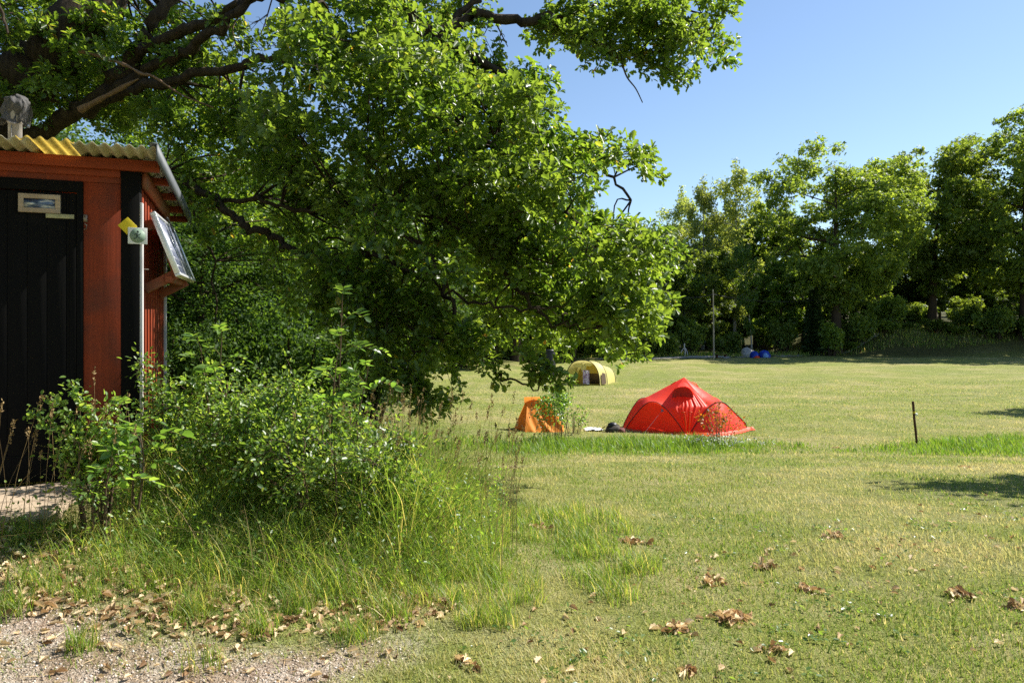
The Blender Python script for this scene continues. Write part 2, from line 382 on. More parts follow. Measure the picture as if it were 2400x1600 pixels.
ag = nd(n, 'ShaderNodeAttribute', attribute_name='gravel'); aw = nd(n, 'ShaderNodeAttribute', attribute_name='wood')
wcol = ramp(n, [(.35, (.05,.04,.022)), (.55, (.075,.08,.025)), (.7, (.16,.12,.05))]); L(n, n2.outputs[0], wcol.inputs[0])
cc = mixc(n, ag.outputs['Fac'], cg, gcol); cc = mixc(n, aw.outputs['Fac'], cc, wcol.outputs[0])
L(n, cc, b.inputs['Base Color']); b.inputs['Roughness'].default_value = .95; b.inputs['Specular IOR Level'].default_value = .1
ad = nd(n, 'ShaderNodeMath', operation='ADD'); L(n, n3.outputs[0], ad.inputs[0]); L(n, n2.outputs[0], ad.inputs[1])
bump(n, b, ad.outputs[0], .9, .05)
tag(obj('ground', me, m), kind='structure')

# gravel track along the wood
pts = [P(1400, 0, 69)*[1,1,0], P(1560, 0, 72)*[1,1,0], P(1720, 0, 74.5)*[1,1,0], P(1900, 0, 77)*[1,1,0], P(2080, 0, 82)*[1,1,0]]
ln = smooth_line(pts, 14); tg = nrm(np.gradient(ln, axis=0)); nn = np.stack([-tg[:,1], tg[:,0], 0*tg[:,0]], -1)
rows = []
for k in (-1.1, -.4, .4, 1.1):
    q = ln + nn*k; q[:,2] = g(q[:,0], q[:,1]) + .05; rows.append(q)
mb = MB(); mb.add(np.array(rows).reshape(-1,3), grid_faces(4, len(ln)))
tag(obj('path', mb, plain('pale_track_gravel', (.40,.37,.33), .95, 0, .1, .3, 2)), kind='structure')

# ------------------------------------------------------------------ leaf templates
def oak_leaf_template():
    h = np.array([(.0,0),(.010,.018),(.021,.030),(.016,.043),(.034,.058),(.023,.072),(.031,.088),(.017,.098),(0,.112)])/.112
    z = lambda x, y: .35*abs(x) - .22*(y-.35)**2
    v = [(0, 0, z(0,0))] + [(x, y, z(x,y)) for x, y in h[1:-1]] + [(0, 1, z(0,1))] + [(-x, y, z(x,y)) for x, y in h[1:-1][::-1]]
    return np.array(v), [np.array([[0,1,2,3,4,5,6,7,8]]), np.array([[0,8,9,10,11,12,13,14,15]])]
OAK = oak_leaf_template()
HEX = (np.array([(0,0,0),(.28,.3,.07),(.25,.68,.05),(0,1,-.08),(-.25,.68,.05),(-.28,.3,.07)]), [np.array([[0,1,2,3],[0,3,4,5]])])
RHO = (np.array([(0,0,0),(.36,.45,.12),(0,1,0),(-.36,.45,.12)]), [np.array([[0,1,2],[0,2,3]])])
# a far spray: three leaves in one small piece
def spray_template():
    v = []; f = []
    for k, (a, s) in enumerate(((0, 1), (.9, .8), (-.95, .85))):
        ca, sa = cos(a), sin(a)
        for x, y, z in RHO[0]: v.append(((x*.8*ca - y*sa)*s, (x*.8*sa + y*ca)*s, z*s + .1*k))
        f += [[4*k, 4*k+1, 4*k+2], [4*k, 4*k+2, 4*k+3]]
    return np.array(v), [np.array(f)]
SPRAY = spray_template()

# ------------------------------------------------------------------ generic trees
def gen_tree(seed, H, W, base, r0, nlimb, nclump, per, leaf, tmpl=SPRAY, clump_r=.8, lean=0, upb=.55, shape=1.0, droop=0, leader=.86):
    rng = np.random.default_rng(seed)
    tm, cm = MB(), MB()
    k = 9; zz = np.linspace(-.3, H*leader, k)
    tr = np.stack([lean*zz/H + np.cumsum(rng.normal(0, .022*H/10, k)), np.cumsum(rng.normal(0, .022*H/10, k)), zz], -1); tr[0,:2] = 0
    tr = smooth_line(tr, 3); tz = np.linspace(0, 1, len(tr))
    tube(tm, tr, r0*(1-tz*.93)*(1+.6*np.exp(-tz*22)), 8)
    zc = (base*H + H)/2; rz = (H-base*H)/2
    ends = []
    for i in range(nlimb):
        s = base*.75 + (.92-base*.75)*((i+.5)/nlimb)**.9; s = min(max(s, .12), .97)
        st = np.array([np.interp(s*.98, tz, tr[:,c]) for c in range(3)])
        az = i*2.4 + rng.normal(0, .4); hz = st[2] + rng.uniform(.05, .3)*rz
        u = np.clip((hz-zc)/rz, -1, 1); rad = W/2*max(.12, (1-abs(u)**2.2)**.5)*shape*rng.uniform(.65, 1.0)
        e = np.array([st[0]+rad*cos(az), st[1]+rad*sin(az), min(hz+rad*rng.uniform(-.05,.35)*upb, H*.97)])
        mid = (st*.55+e*.45) + np.array([0,0,rng.uniform(.0,.16)*rad]) + rng.normal(0,.05*rad,3)
        ln = smooth_line([st, mid, e], 5); rr = r0*(1-s)*.55+.025
        tube(tm, ln, rr*(1-np.linspace(0,1,len(ln))*.85), 5, False)
        ends += [ln[-1], ln[-3]]
        for j in range(4):
            q = ln[rng.integers(4, len(ln)-1)]; e2 = q + rdir(1, rng)[0]*rad*rng.uniform(.3,.55)*np.array([1,1,.8]) + np.array([0,0,.12*rad])
            l2 = smooth_line([q, (q+e2)/2+rng.normal(0,.06*rad,3), e2], 3)
            tube(tm, l2, rr*.35*(1-np.linspace(0,1,len(l2))*.8)+.008, 4, False); ends += [e2, l2[3]]
    ends += [tr[-1], tr[-2], tr[-3], tr[-4]]; ends = np.array(ends)
    # clump centres: branch ends plus points on the envelope shell
    nsh = max(0, nclump-len(ends))
    d = rdir(nsh*3, rng); rr = rng.uniform(.45, 1, nsh*3)**.5
    sh = np.stack([d[:,0]*W/2*rr, d[:,1]*W/2*rr, zc+d[:,2]*rz*rr], -1)
    lob = vnoise(sh[:,0]*.33+seed*3.1, sh[:,2]*.33+sh[:,1]*.29)        # uneven outline
    sh = sh[lob > .42][:nsh]; sh[:,0] += lean*sh[:,2]/H
    cen = np.vstack([ends, sh]); cr = clump_r*rng.uniform(.6, 1.25, len(cen))
    ii = np.repeat(np.arange(len(cen)), per); N = len(ii)
    p = rdir(N, rng)*(rng.random(N)**.45)[:,None]*cr[ii][:,None]*np.array([1.15,1.15,.72])
    pos = cen[ii] + p
    if droop: pos[:,2] -= droop*rng.random(N)
    nv = nrm(np.array([0,0,.8]) + .5*p/cr[ii][:,None] + .62*rng.normal(size=(N,3)))
    ax = nrm(rng.normal(size=(N,3))*np.array([1,1,.5]) + np.array([0,0,-.35-1.5*(droop>0)]))
    scatter(cm, tmpl[0], tmpl[1], pos, frames(ax, nv), leaf*rng.uniform(.65, 1.3, N))
    return tm.mesh('trunk', True), cm.mesh('crown')
def conifer(seed, H, W, n=5200, leaf=.34):
    rng = np.random.default_rng(seed); tm, cm = MB(), MB()
    tube(tm, [(0,0,-.3),(0,0,H*.5),(0,0,H*.95)], [.16,.1,.02], 6)
    t = rng.random(n)**.8; az = rng.random(n)*2*pi; tier = np.floor(t*16)/16
    r = W/2*(1-tier)**.85*rng.uniform(.35,1,n)*(.8+.4*vnoise(az*2, t*9+seed))
    pos = np.stack([r*np.cos(az), r*np.sin(az), .04*H+H*.95*t - r*.25], -1)
    ax = np.stack([np.cos(az), np.sin(az), -.35+0*az], -1) + rng.normal(0,.3,(n,3))
    scatter(cm, SPRAY[0], SPRAY[1], pos, frames(ax, np.array([0,0,1.]) + rng.normal(0,.4,(n,3))), leaf*rng.uniform(.7,1.2,n))
    return tm.mesh('trunk', True), cm.mesh('crown')
def shrub_mesh(seed, W, H, nst, n, leaf, tmpl=SPRAY, D=None):
    rng = np.random.default_rng(seed); tm, cm = MB(), MB(); D = D or W; cen = []
    for i in range(nst):
        a = rng.random()*2*pi; r = rng.random()**.5
        b0 = np.array([.35*W*r*cos(a)*.6, .35*D*r*sin(a)*.6, -.05]); e = np.array([W*.45*r*cos(a), D*.45*r*sin(a), H*rng.uniform(.55,1)])
        ln = smooth_line([b0, (b0+e)/2+np.array([0,0,.1*H])+rng.normal(0,.05*W,3), e], 4)
        tube(tm, ln, .02*H*(1-np.linspace(0,1,len(ln))*.8)+.002, 4, False); cen += list(ln[3:])
    cen = np.array(cen); ii = rng.integers(0, len(cen), n); cr = .17*min(W, D*1.4)
    p = rdir(n, rng)*(rng.random(n)**.5)[:,None]*cr; pos = cen[ii]+p; pos[:,2] = np.maximum(pos[:,2], .03*H)
    nv = nrm(np.array([0,0,.8]) + .5*p/cr + .6*rng.normal(size=(n,3)))
    scatter(cm, tmpl[0], tmpl[1], pos, frames(nrm(rng.normal(size=(n,3))+np.array([0,0,-.2])), nv), leaf*rng.uniform(.6,1.3,n))
    return tm.mesh('stems', True), cm.mesh('foliage')

def add_plant(name, meshes, mats, loc, rz, sc, label, cat, group=None, parts=('trunk', 'crown')):
    t = thing(name, loc, rz); t.scale = sc
    obj(parts[0], meshes[0], mats[0], t); obj(parts[1], meshes[1], mats[1], t)
    return tag(t, label, cat, group)

# prototypes (meshes shared by every copy)
TREES = {
 'oak_a': gen_tree(11, 22, 17, .26, .62, 17, 430, 62, .34, clump_r=1.1),
 'oak_b': gen_tree(12, 21, 14, .22, .5, 15, 300, 60, .36, clump_r=1.0, lean=-1.2),
 'oak_c': gen_tree(13, 24, 17, .2, .55, 16, 400, 60, .36, clump_r=1.05),
 'broad_a': gen_tree(14, 15, 8, .2, .22, 14, 130, 60, .33, clump_r=.85),
 'broad_b': gen_tree(15, 14, 7, .12, .2, 14, 130, 58, .32, clump_r=.8, lean=.8),
 'birch': gen_tree(16, 19, 6, .22, .17, 16, 150, 42, .22, clump_r=.62, droop=1.3, leader=1.02),
 'birch_b': gen_tree(17, 19, 5, .3, .15, 15, 120, 40, .22, clump_r=.55, droop=1.5, lean=-1.6, leader=1.02),
 'thick_a': gen_tree(18, 9, 7, .1, .16, 16, 330, 100, .095, HEX, clump_r=.58),
 'thick_b': gen_tree(19, 8.5, 6.4, .06, .13, 16, 320, 100, .09, HEX, clump_r=.56, lean=.5),
}
CON = conifer(21, 7, 2.6)
SHN = [shrub_mesh(34, 3.6, 3.0, 18, 9000, .11, HEX), shrub_mesh(35, 3.4, 2.7, 16, 8500, .105, HEX)]
SHR = [shrub_mesh(31, 4.2, 3.0, 16, 2600, .28), shrub_mesh(32, 3.4, 2.2, 14, 2200, .26), shrub_mesh(33, 3.0, 3.6, 14, 2400, .26)]
FB, FL = M['bark'], M['far_leaf']

def tree_at(kind, px, d, top, label, group=None, m=None, bk=None, rz=0, wsc=1.0, cat='tree', name=None, Hs=None):
    x = (px-1200)/F*d; z = float(g(x, d)); H0 = {'oak_a':22,'oak_b':21,'oak_c':24,'broad_a':15,'broad_b':14,'birch':19,'birch_b':19,'thick_a':9,'thick_b':8.5}[kind]
    H = CZ+(800-top)/F*d - z; s = H/H0
    nm = name or ('oak_tree' if 'oak' in kind else 'birch_tree' if 'birch' in kind else 'broadleaf_tree')
    key = (kind, id(m))
    t = thing(nm, (x, d, z-.05), rz); t.scale = (s*wsc, s*wsc, s)
    for part, me_, mm in (('trunk', TREES[kind][0], bk or FB), ('crown', TREES[kind][1], m or FL)):
        if me_.materials and me_.materials[0] is not mm: me_ = me_.copy(); me_.materials.clear()
        if not me_.materials: me_.materials.append(mm)
        o = bpy.data.objects.new(part, me_); COL.objects.link(o); o.parent = t
    return tag(t, label, cat, group)

# the far wood, right half of the view
tree_at('oak_a', 1958, 78, 322, 'big round-crowned oak standing out at the wood edge, its forked limbs showing', m=M['big_oak_leaf'], rz=.6, wsc=.98)
tree_at('oak_b', 2185, 86, 330, 'tall dark-trunked oak on the bank, right beside the big round-crowned oak', rz=2.0)
tree_at('oak_c', 2400, 80, 258, 'tallest oak of the wood edge, cut by the right border of the view', rz=4.0)
tree_at('oak_c', 2620, 78, 240, 'oak behind the right border of the view', rz=1.0)
tree_at('birch', 1722, 88, 378, 'tallest wispy birch, its pointed top rising left of the big round oak', m=M['pale_leaf'], bk=M['birch_bark'], rz=.3)
tree_at('birch_b', 1648, 90, 424, 'thin birch whose top stands second left of the tallest birch', m=M['pale_leaf'], bk=M['birch_bark'], rz=1.3)
tree_at('birch', 1600, 92, 440, 'lower birch with drooping twigs nearest to the near oak\'s right edge', m=M['pale_leaf'], bk=M['birch_bark'], rz=2.9)
tree_at('birch_b', 1762, 79, 560, 'leaning white-trunked birch above the blue tarp', m=M['thicket_leaf'], bk=M['birch_bark'], rz=.2)
tree_at('broad_a', 1505, 75, 520, 'dark leaning tree with a thick black trunk at the near oak\'s right edge', m=M['dark_leaf'], rz=1.1, wsc=1.1)
tree_at('broad_b', 1585, 80, 600, 'bushy dark tree left of the pale pole', m=M['thicket_leaf'], rz=.5)
tree_at('broad_a', 1665, 83, 560, 'mid green tree right behind the pale pole', m=FL, rz=3.1)
tree_at('broad_b', 1830, 82, 590, 'leafy tree under the left limbs of the big round oak', m=M['thicket_leaf'], rz=4.2)
tree_at('broad_a', 1880, 86, 620, 'shaded tree close behind the dark juniper', m=M['thicket_leaf'], rz=5.2)
tree_at('broad_b', 2060, 92, 600, 'tree on the bank between the two large oaks', m=FL, rz=2.2)
tree_at('broad_a', 2290, 92, 560, 'tree on the bank between the two oaks farthest right', m=FL, rz=.9)
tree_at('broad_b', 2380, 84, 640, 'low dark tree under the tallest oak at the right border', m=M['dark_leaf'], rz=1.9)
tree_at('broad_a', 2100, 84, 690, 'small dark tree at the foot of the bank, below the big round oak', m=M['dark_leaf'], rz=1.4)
for i_, (px, d, top) in enumerate(((1700, 96, 490), (1772, 93, 470), (1812, 97, 480), (1560, 95, 500), (2140, 99, 520), (2260, 99, 470), (2340, 97, 430))):
    tree_at(['broad_a','broad_b'][i_ % 2], px, d, top, 'green tree crowded among others deep in the far wood', 'trees crowded deep in the far wood', m=[FL, M['thicket_leaf']][i_ % 2], rz=i_*1.3, wsc=1.1)
add_plant('juniper', CON, (FB, M['dark_leaf']), (float((1908-1200)/F*77), 77, float(g((1908-1200)/F*77, 77))), 0, (1,1,1), 'dark conical juniper at the wood edge, left of the big oak trunk', 'juniper')
for px_, py_, rz_, lab in ((-9, -7, .3, 'unseen oak added at the left end of the gravel to block sky light'), (-1, -13, 1.9, 'unseen oak added behind the gravel to block sky light'), (-15, 2, 3.3, 'unseen oak added beyond the shed to block sky light')):  # oaks added out of view to keep sky light off the shed front
    t = thing('oak_tree', (px_, py_, float(g(px_, py_))), rz_); t.scale = (.72, .72, .62)
    for part, me_ in (('trunk', TREES['oak_a'][0]), ('crown', TREES['oak_a'][1])): o = bpy.data.objects.new(part, me_); COL.objects.link(o); o.parent = t
    tag(t, lab, 'tree')
rb = np.random.default_rng(77)
k = 0
for row, (d0, n_, t0) in enumerate(((98, 11, 600), (112, 12, 585), (130, 13, 590), (150, 14, 600))):
    for i in range(n_):
        px = 1420 + (i+rb.uniform(.2,.8))*1080/n_
        tree_at(['broad_a','broad_b','birch','oak_b'][(i+row) % 4 if (i*7+row) % 3 else 0], px, d0+rb.uniform(-5,5), t0+rb.uniform(-30,50),
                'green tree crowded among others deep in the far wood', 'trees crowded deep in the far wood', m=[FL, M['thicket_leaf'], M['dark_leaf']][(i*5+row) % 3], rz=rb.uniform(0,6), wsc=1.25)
SHL = [(1500, 74, 0, 'low pale bush at the foot of the dark leaning tree'), (1560, 75, 1, 'bush with pale dead wood left of the pale pole'), (1620, 76, 2, 'shaded bush close left of the pale pole'),
       (1700, 78, 1, 'light green bush between the pale pole and the grey tarp'), (1830, 78, 2, 'tall bush right of the blue tarp'), (1945, 76, 2, 'bright green bush in front of the big oak trunk'),
       (2010, 79, 0, 'wide bush right of the big oak trunk'), (2080, 82, 0, 'broad bush at the left end of the dark bank'), (2160, 88, 1, 'yellow-green bush on top of the bank by the tall oak trunk'),
       (2260, 84, 1, 'small bush on the bank right of the tall oak trunk'), (2330, 80, 0, 'dark bush on the bank near the right border'), (2420, 79, 2, 'bush on the bank at the right border')]
for px, d, q, lab in SHL:
    x = (px-1200)/F*d
    add_plant('bush', SHR[q], (FB, [M['thicket_leaf'], FL][px % 4 == 0]), (x, d, float(g(x,d))), px*.1, (1,1,1), lab, 'bush', 'bushes along the far wood edge', ('stems', 'foliage'))
for i in range(11):
    px = 1935+i*50+rb.uniform(-14,14); d = 77.5+.006*(px-1900)+rb.uniform(-.6, 3.5); x = (px-1200)/F*d; sc_ = rb.uniform(.35,.75)
    add_plant('bush', SHR[i % 3], (FB, [M['dark_leaf'], M['thicket_leaf']][i % 2]), (x, d, float(g(x,d))), i*1.3, (sc_*1.5,sc_*1.1,sc_*.6), 'low scrubby bush on the shaded bank at the right', 'bush', 'low scrub on the shaded bank', ('stems', 'foliage'))
for i in range(16):
    px = 1450+i*66+rb.uniform(-25,25); d = rb.uniform(86, 98); x = (px-1200)/F*d; s = rb.uniform(.9,1.5)
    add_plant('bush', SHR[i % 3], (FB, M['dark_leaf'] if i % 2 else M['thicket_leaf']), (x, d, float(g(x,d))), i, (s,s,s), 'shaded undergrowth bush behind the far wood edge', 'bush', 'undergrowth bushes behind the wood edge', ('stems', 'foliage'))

# wood to the left, behind the near oak
for (kd, px, d, top, lab, m_, rz) in (
  ('broad_a', 1420, 68, 480, 'tree behind the near oak, above the yellow tunnel tent', FL, .3),
  ('broad_b', 1330, 70, 470, 'bushy tree right behind the black bin', M['thicket_leaf'], 1.0),
  ('oak_b', 1210, 62, 330, 'thick dark trunk with a wide crown left of the black bin', M['thicket_leaf'], 2.0),
  ('broad_a', 1110, 58, 430, 'tree behind the near oak\'s hanging branch', FL, 2.2),
  ('broad_b', 1020, 52, 420, 'dark tree over the small red bin', M['dark_leaf'], 4.4),
  ('broad_a', 930, 46, 400, 'shaded tree behind the top of the tall ash seedling', M['thicket_leaf'], 5.0)):
    tree_at(kd, px, d, top, lab, m=m_, rz=rz)
for i, (px, d, top) in enumerate(((1450, 88, 520), (1360, 84, 470), (1270, 82, 450), (1180, 80, 430), (1090, 74, 420), (1000, 70, 400), (900, 64, 380), (800, 58, 380), (700, 50, 360), (600, 44, 350), (500, 40, 340), (400, 36, 330))):
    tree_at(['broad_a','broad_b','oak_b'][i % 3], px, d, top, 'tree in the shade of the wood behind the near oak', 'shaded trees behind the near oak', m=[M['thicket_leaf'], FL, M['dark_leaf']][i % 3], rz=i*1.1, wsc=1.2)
for i, (kd, px, d, top, lab) in enumerate((
  ('thick_a', 470, 15.5, 330, 'leafy thicket tree right beside the shed\'s solar panel'), ('thick_b', 640, 17.5, 330, 'thicket tree behind the low oak limb, left of the tall ash seedling'),
  ('thick_a', 800, 20, 380, 'thicket tree straight behind the tall ash seedling'), ('thick_b', 330, 17, 230, 'thicket tree rising behind the shed roof'),
  ('thick_a', 130, 19, 180, 'thicket tree behind the shed\'s vent pipe'), ('thick_b', 940, 26, 470, 'thicket tree at the left edge of the lawn by the small red bin'), ('thick_a', 560, 23, 300, 'taller thicket tree behind the others'))):
    tree_at(kd, px, d, top, lab, m=M['shade_darkened_leaf'], rz=i*1.7, wsc=1.1)
for i, (px, d, s, lab) in enumerate(((430, 13.5, .62, 'dense shrub behind the shed\'s back corner'), (570, 14.5, .66, 'dense shrub in the shade behind the rose bush'), (700, 15, .85, 'shrub in deep shade behind the tall ash seedling'), (850, 18, .9, 'shrub in deep shade at the lawn\'s left edge'), (1090, 50, 1.2, 'bush in the shade beyond the lawn, right of the small red bin'), (1330, 66, 1.2, 'bush behind the yellow tunnel tent'))):
    x = (px-1200)/F*d
    add_plant('bush', SHN[i % 2] if d < 25 else SHR[i % 3], (FB, M['shade_darkened_leaf']), (x, d, float(g(x,d))), i*2.1, (s,s,s*1.1), lab, 'bush', None, ('stems', 'foliage'))

for i, (px, d, sc_) in enumerate(((955, 48, 1.1), (1015, 55, 1.25), (1075, 60, 1.3), (1140, 62, 1.4), (1205, 66, 1.4), (1262, 68, 1.2), (1300, 72, 1.4), (1370, 74, 1.3), (1430, 76, 1.2))):
    x = (px-1200)/F*d; add_plant('bush', SHR[i % 3], (FB, M['shade_darkened_leaf']), (x, d, float(g(x,d))), i*1.7, (sc_*1.2,sc_,sc_), 'dark bush in the shade along the wood behind the near oak', 'bush', 'dark bushes along the wood behind the near oak', ('stems', 'foliage'))

# ------------------------------------------------------------------ the near oak
ro = np.random.default_rng(101)
oak_base = np.array([-7.3, 10.6]); oz = float(g(*oak_base))
oak = tag(thing('oak_tree', (oak_base[0], oak_base[1], oz)), 'huge near oak spreading its low limbs over the shed and the lawn', 'tree')
O0 = np.array([oak_base[0], oak_base[1], oz])
limbs = []        # (points, radii) in world space
def limb(p, r0, r1, m_=6, wob=.03):
    ln = smooth_line(p, m_); r = np.linspace(0, 1, len(ln))
    ln = ln + ro.normal(0, 1, ln.shape)*wob*np.minimum(1, 6*r*(1-r)+.1)[:,None]
    limbs.append((ln, r0+(r1-r0)*r)); return ln
T = limb([O0+[0,0,-.4], O0+[.05,0,1.2], P(-40, 330, 10.5), P(60, 190, 10.4), P(170, 70, 10.3), P(280, -60, 10.6), P(420, -320, 11), P(520, -700, 11.4)], .62, .22, 8)
limb([P(-330, -150, 11), P(-260, -160, 9.2), P(-120, -90, 7.4), P(-20, -10, 6.2), P(20, 80, 6.0)], .07, .01)
limb([P(-30, 320, 10.5), P(-160, 120, 10.6), P(-330, -150, 11), P(-500, -420, 11.6)], .42, .14)
# limbs fanning out to the right through the top of the picture
limb([P(60, 330, 10.5), P(190, 262, 10.1), P(262, 200, 10.0), P(318, 120, 9.9), P(352, 60, 9.9), P(430, -40, 10)], .17, .10)
limb([P(300, 150, 9.9), P(345, 103, 9.8), P(450, 68, 9.6), P(540, 22, 9.4), P(610, -8, 9.3), P(760, -30, 9.2), P(900, -20, 9.2)], .10, .06)
LB = limb([P(235, 240, 10.0), P(335, 168, 9.8), P(425, 128, 9.5), P(515, 62, 9.3), P(590, 0, 9.2), P(720, -70, 9.3), P(900, -110, 9.6)], .11, .05)
limb([P(190, 262, 10.1), P(245, 238, 9.9), P(400, 182, 9.6), P(560, 160, 9.3), P(690, 130, 9.1), P(800, 90, 9.0), P(900, 60, 8.9)], .10, .04)
# upper right limb
UR = limb([P(700, -70, 9.3), P(900, -30, 9.5), P(1010, 80, 9.6), P(1100, 42, 9.8), P(1170, 40, 9.8), P(1285, 52, 9.9), P(1360, 80, 10), P(1440, 124, 10.1), P(1560, 120, 10.2), P(1680, 60, 10.3)], .13, .02)
limb([P(1012, 78, 9.6), P(1110, 132, 9.5), P(1190, 190, 9.4), P(1216, 245, 9.3), P(1262, 302, 9.2), P(1330, 352, 9.1), P(1410, 395, 9.0), P(1480, 470, 8.9)], .085, .02)
limb([P(1050, 60, 9.7), P(1120, 0, 9.9), P(1210, -60, 10), P(1400, -140, 10.4)], .07, .03)
limb([P(1285, 52, 9.9), P(1400, 10, 10.2), P(1550, 20, 10.3), P(1700, 40, 10.4)], .04, .012)
limb([P(880, -60, 9.5), P(960, 150, 9.2), P(1040, 260, 8.9), P(1130, 330, 8.7), P(1250, 420, 8.5), P(1340, 520, 8.3), P(1440, 560, 8.2)], .09, .02)
# low limb sweeping out behind the shed, and its hanging ends
LO = limb([P(-20, 330, 10.5), P(180, 360, 10.0), P(380, 405, 9.6), P(495, 462, 9.3), P(560, 520, 9.1), P(640, 562, 9.0), P(720, 604, 8.9), P(800, 618, 8.7), P(880, 600, 8.5), P(960, 640, 8.3), P(1060, 690, 8.1), P(1180, 720, 7.9), P(1320, 720, 7.8)], .088, .012, 7)
limb([P(380, 405, 9.6), P(500, 462, 9.4), P(620, 472, 9.2), P(710, 492, 9.0), P(830, 478, 8.8), P(980, 500, 8.5), P(1120, 560, 8.2), P(1300, 620, 8.0)], .045, .012)
limb([P(960, 560, 8.4), P(1012, 602, 8.2), P(1042, 680, 8.0), P(1082, 762, 7.8), P(1122, 830, 7.6), P(1190, 882, 7.5), P(1262, 915, 7.4)], .05, .010)
limb([P(1082, 762, 7.8), P(1010, 800, 7.7), P(960, 860, 7.6), P(990, 920, 7.5)], .02, .006)
limb([P(1150, 600, 8.2), P(1230, 700, 8.0), P(1310, 760, 7.8), P(1400, 770, 7.7)], .035, .01)
limb([P(430, 425, 9.5), P(470, 520, 9.6), P(500, 620, 9.7), P(505, 760, 9.8)], .03, .012)
nvis = len(limbs)
mbt = MB()
for k, (ln, r) in enumerate(limbs): tube(mbt, ln-O0, r*(.84 if k < 2 else .76)*(1+.10*ro.normal(size=len(r))), 12 if r[0] > .12 else 7)
obj('trunk', mbt, M['bark'], oak, True)
# pale dead snag across the fork, bare twigs
mbd = MB()
for p, a, b_ in (([P(180, 118, 9.6), P(240, 134, 9.5), P(300, 156, 9.4), P(332, 174, 9.3), P(360, 180, 9.3), P(425, 222, 9.2), P(500, 252, 9.1)], .028, .010),
                 ([P(188, 258, 9.7), P(250, 225, 9.6), P(325, 185, 9.5)], .05, .02)):
    ln = smooth_line(p, 4); tube(mbd, ln-O0, np.linspace(a, b_, len(ln))*(1+.25*ro.normal(size=len(ln))), 6)
obj('dead_branch', mbd, M['dead_wood'], oak, True)
mbw = MB()
def twiglet(a, b, r, dep=0):
    md = (a+b)/2 + ro.normal(0, .1, 3)*np.linalg.norm(b-a); ln = smooth_line([a, md, b], 4)
    tube(mbw, ln-O0, np.linspace(r, r*.4, len(ln)), 4)
    if dep < 2:
        for _ in range(3):
            q = ln[ro.integers(2, len(ln)-1)]; twiglet(q, q + (b-a)*ro.uniform(.25,.5) + ro.normal(0,.30,3)*np.linalg.norm(b-a), r*.6, dep+1)
twiglet(P(590, 5, 9.3), P(560, 130, 9.2), .012); twiglet(P(640, -10, 9.3), P(600, 90, 9.2), .010); twiglet(P(660, 120, 9.2), P(610, 150, 9.1), .010); twiglet(P(700, 140, 9.2), P(640, 105, 9.2), .008)
ln = smooth_line([P(1458, 150, 10.1), P(1470, 182, 10.1), P(1490, 208, 10.1), P(1506, 241, 10.1)], 4); tube(mbw, ln-O0, np.linspace(.014,.007,len(ln)), 4)
ln = smooth_line([P(1560, 160, 10.2), P(1590, 185, 10.2), P(1612, 210, 10.2)], 4); tube(mbw, ln-O0, np.linspace(.009,.004,len(ln)), 4)
for a, b_ in (((1075,90),(1080,130)), ((1165,60),(1190,110)), ((1180,150),(1100,170)), ((1180,170),(1120,215))): twiglet(P(*a,9.6), P(*b_,9.6), .012, 1)
obj('dead_twigs', mbw, M['twig'], oak, True)

# leaf pads: regions of the crown with a depth range; (polygon in sight-line coordinates, near, far, count, radius)
REG = [
 ([(640,0),(1000,0),(1060,150),(1240,190),(1285,250),(1330,300),(1420,360),(1460,430),(1490,520),(1490,620),(1460,690),(1440,760),(1400,775),(1300,760),(1220,770),(1130,730),(1040,670),(960,610),(880,540),(760,470),(650,400),(560,320),(540,250),(640,200),(700,100)], 7.3, 10.2, 250, .36),
 ([(1380,330),(1440,350),(1500,440),(1500,520),(1420,480)], 8.0, 8.8, 9, .22),
 ([(1000,20),(1120,-20),(1300,-20),(1500,-20),(1700,-10),(1735,60),(1690,95),(1650,140),(1590,140),(1480,130),(1380,95),(1270,90),(1200,90),(1080,120),(1010,120)], 9.6, 11.0, 62, .30),
 ([(1000,130),(1180,110),(1220,160),(1260,220),(1180,260),(1080,240)], 9.3, 10.2, 10, .32),
 ([(1390,110),(1500,120),(1620,150),(1620,185),(1560,165),(1430,160)], 9.9, 10.4, 8, .2),
 ([(1440,330),(1480,300),(1510,330),(1520,400),(1470,400)], 8.8, 9.3, 7, .2),
 ([(1060,740),(1150,780),(1230,830),(1300,850),(1320,885),(1260,890),(1170,875),(1100,840)], 7.2, 7.8, 17, .155),
 ([(870,830),(950,850),(990,900),(1010,945),(960,925),(900,890)], 7.3, 7.8, 10, .17),
 ([(740,600),(980,640),(1060,740),(1090,810),(1010,850),(930,840),(840,780),(760,700)], 7.6, 8.8, 34, .3),
 ([(1380,690),(1500,690),(1510,740),(1450,765),(1390,755)], 7.4, 8.0, 11, .2),
 ([(1330,330),(1480,390),(1535,520),(1530,640),(1480,640),(1420,500)], 7.8, 9.0, 18, .22),
 ([(0,-20),(230,-20),(420,0),(560,60),(540,110),(620,210),(500,270),(330,290),(60,300),(0,250)], 9.5, 13.5, 135, .34),
 ([(380,260),(560,260),(700,400),(880,520),(960,640),(820,640),(640,620),(470,560),(400,470)], 9.2, 11.5, 46, .34),
 ([(380,440),(440,430),(470,500),(420,520)], 8.8, 9.6, 4, .25),
 ([(-60,-20),(60,-20),(45,120),(0,190),(-60,160)], 5.6, 6.4, 7, .2),
 ([(-700,-1100),(500,-1200),(1500,-500),(1750,-120),(1500,-60),(900,-90),(300,-90),(-700,-60)], 9.8, 14.0, 150, .55),
 ([(-900,100),(-60,0),(-60,300),(-900,330)], 9.0, 14.0, 26, .5),
]
cen, rad = [], []
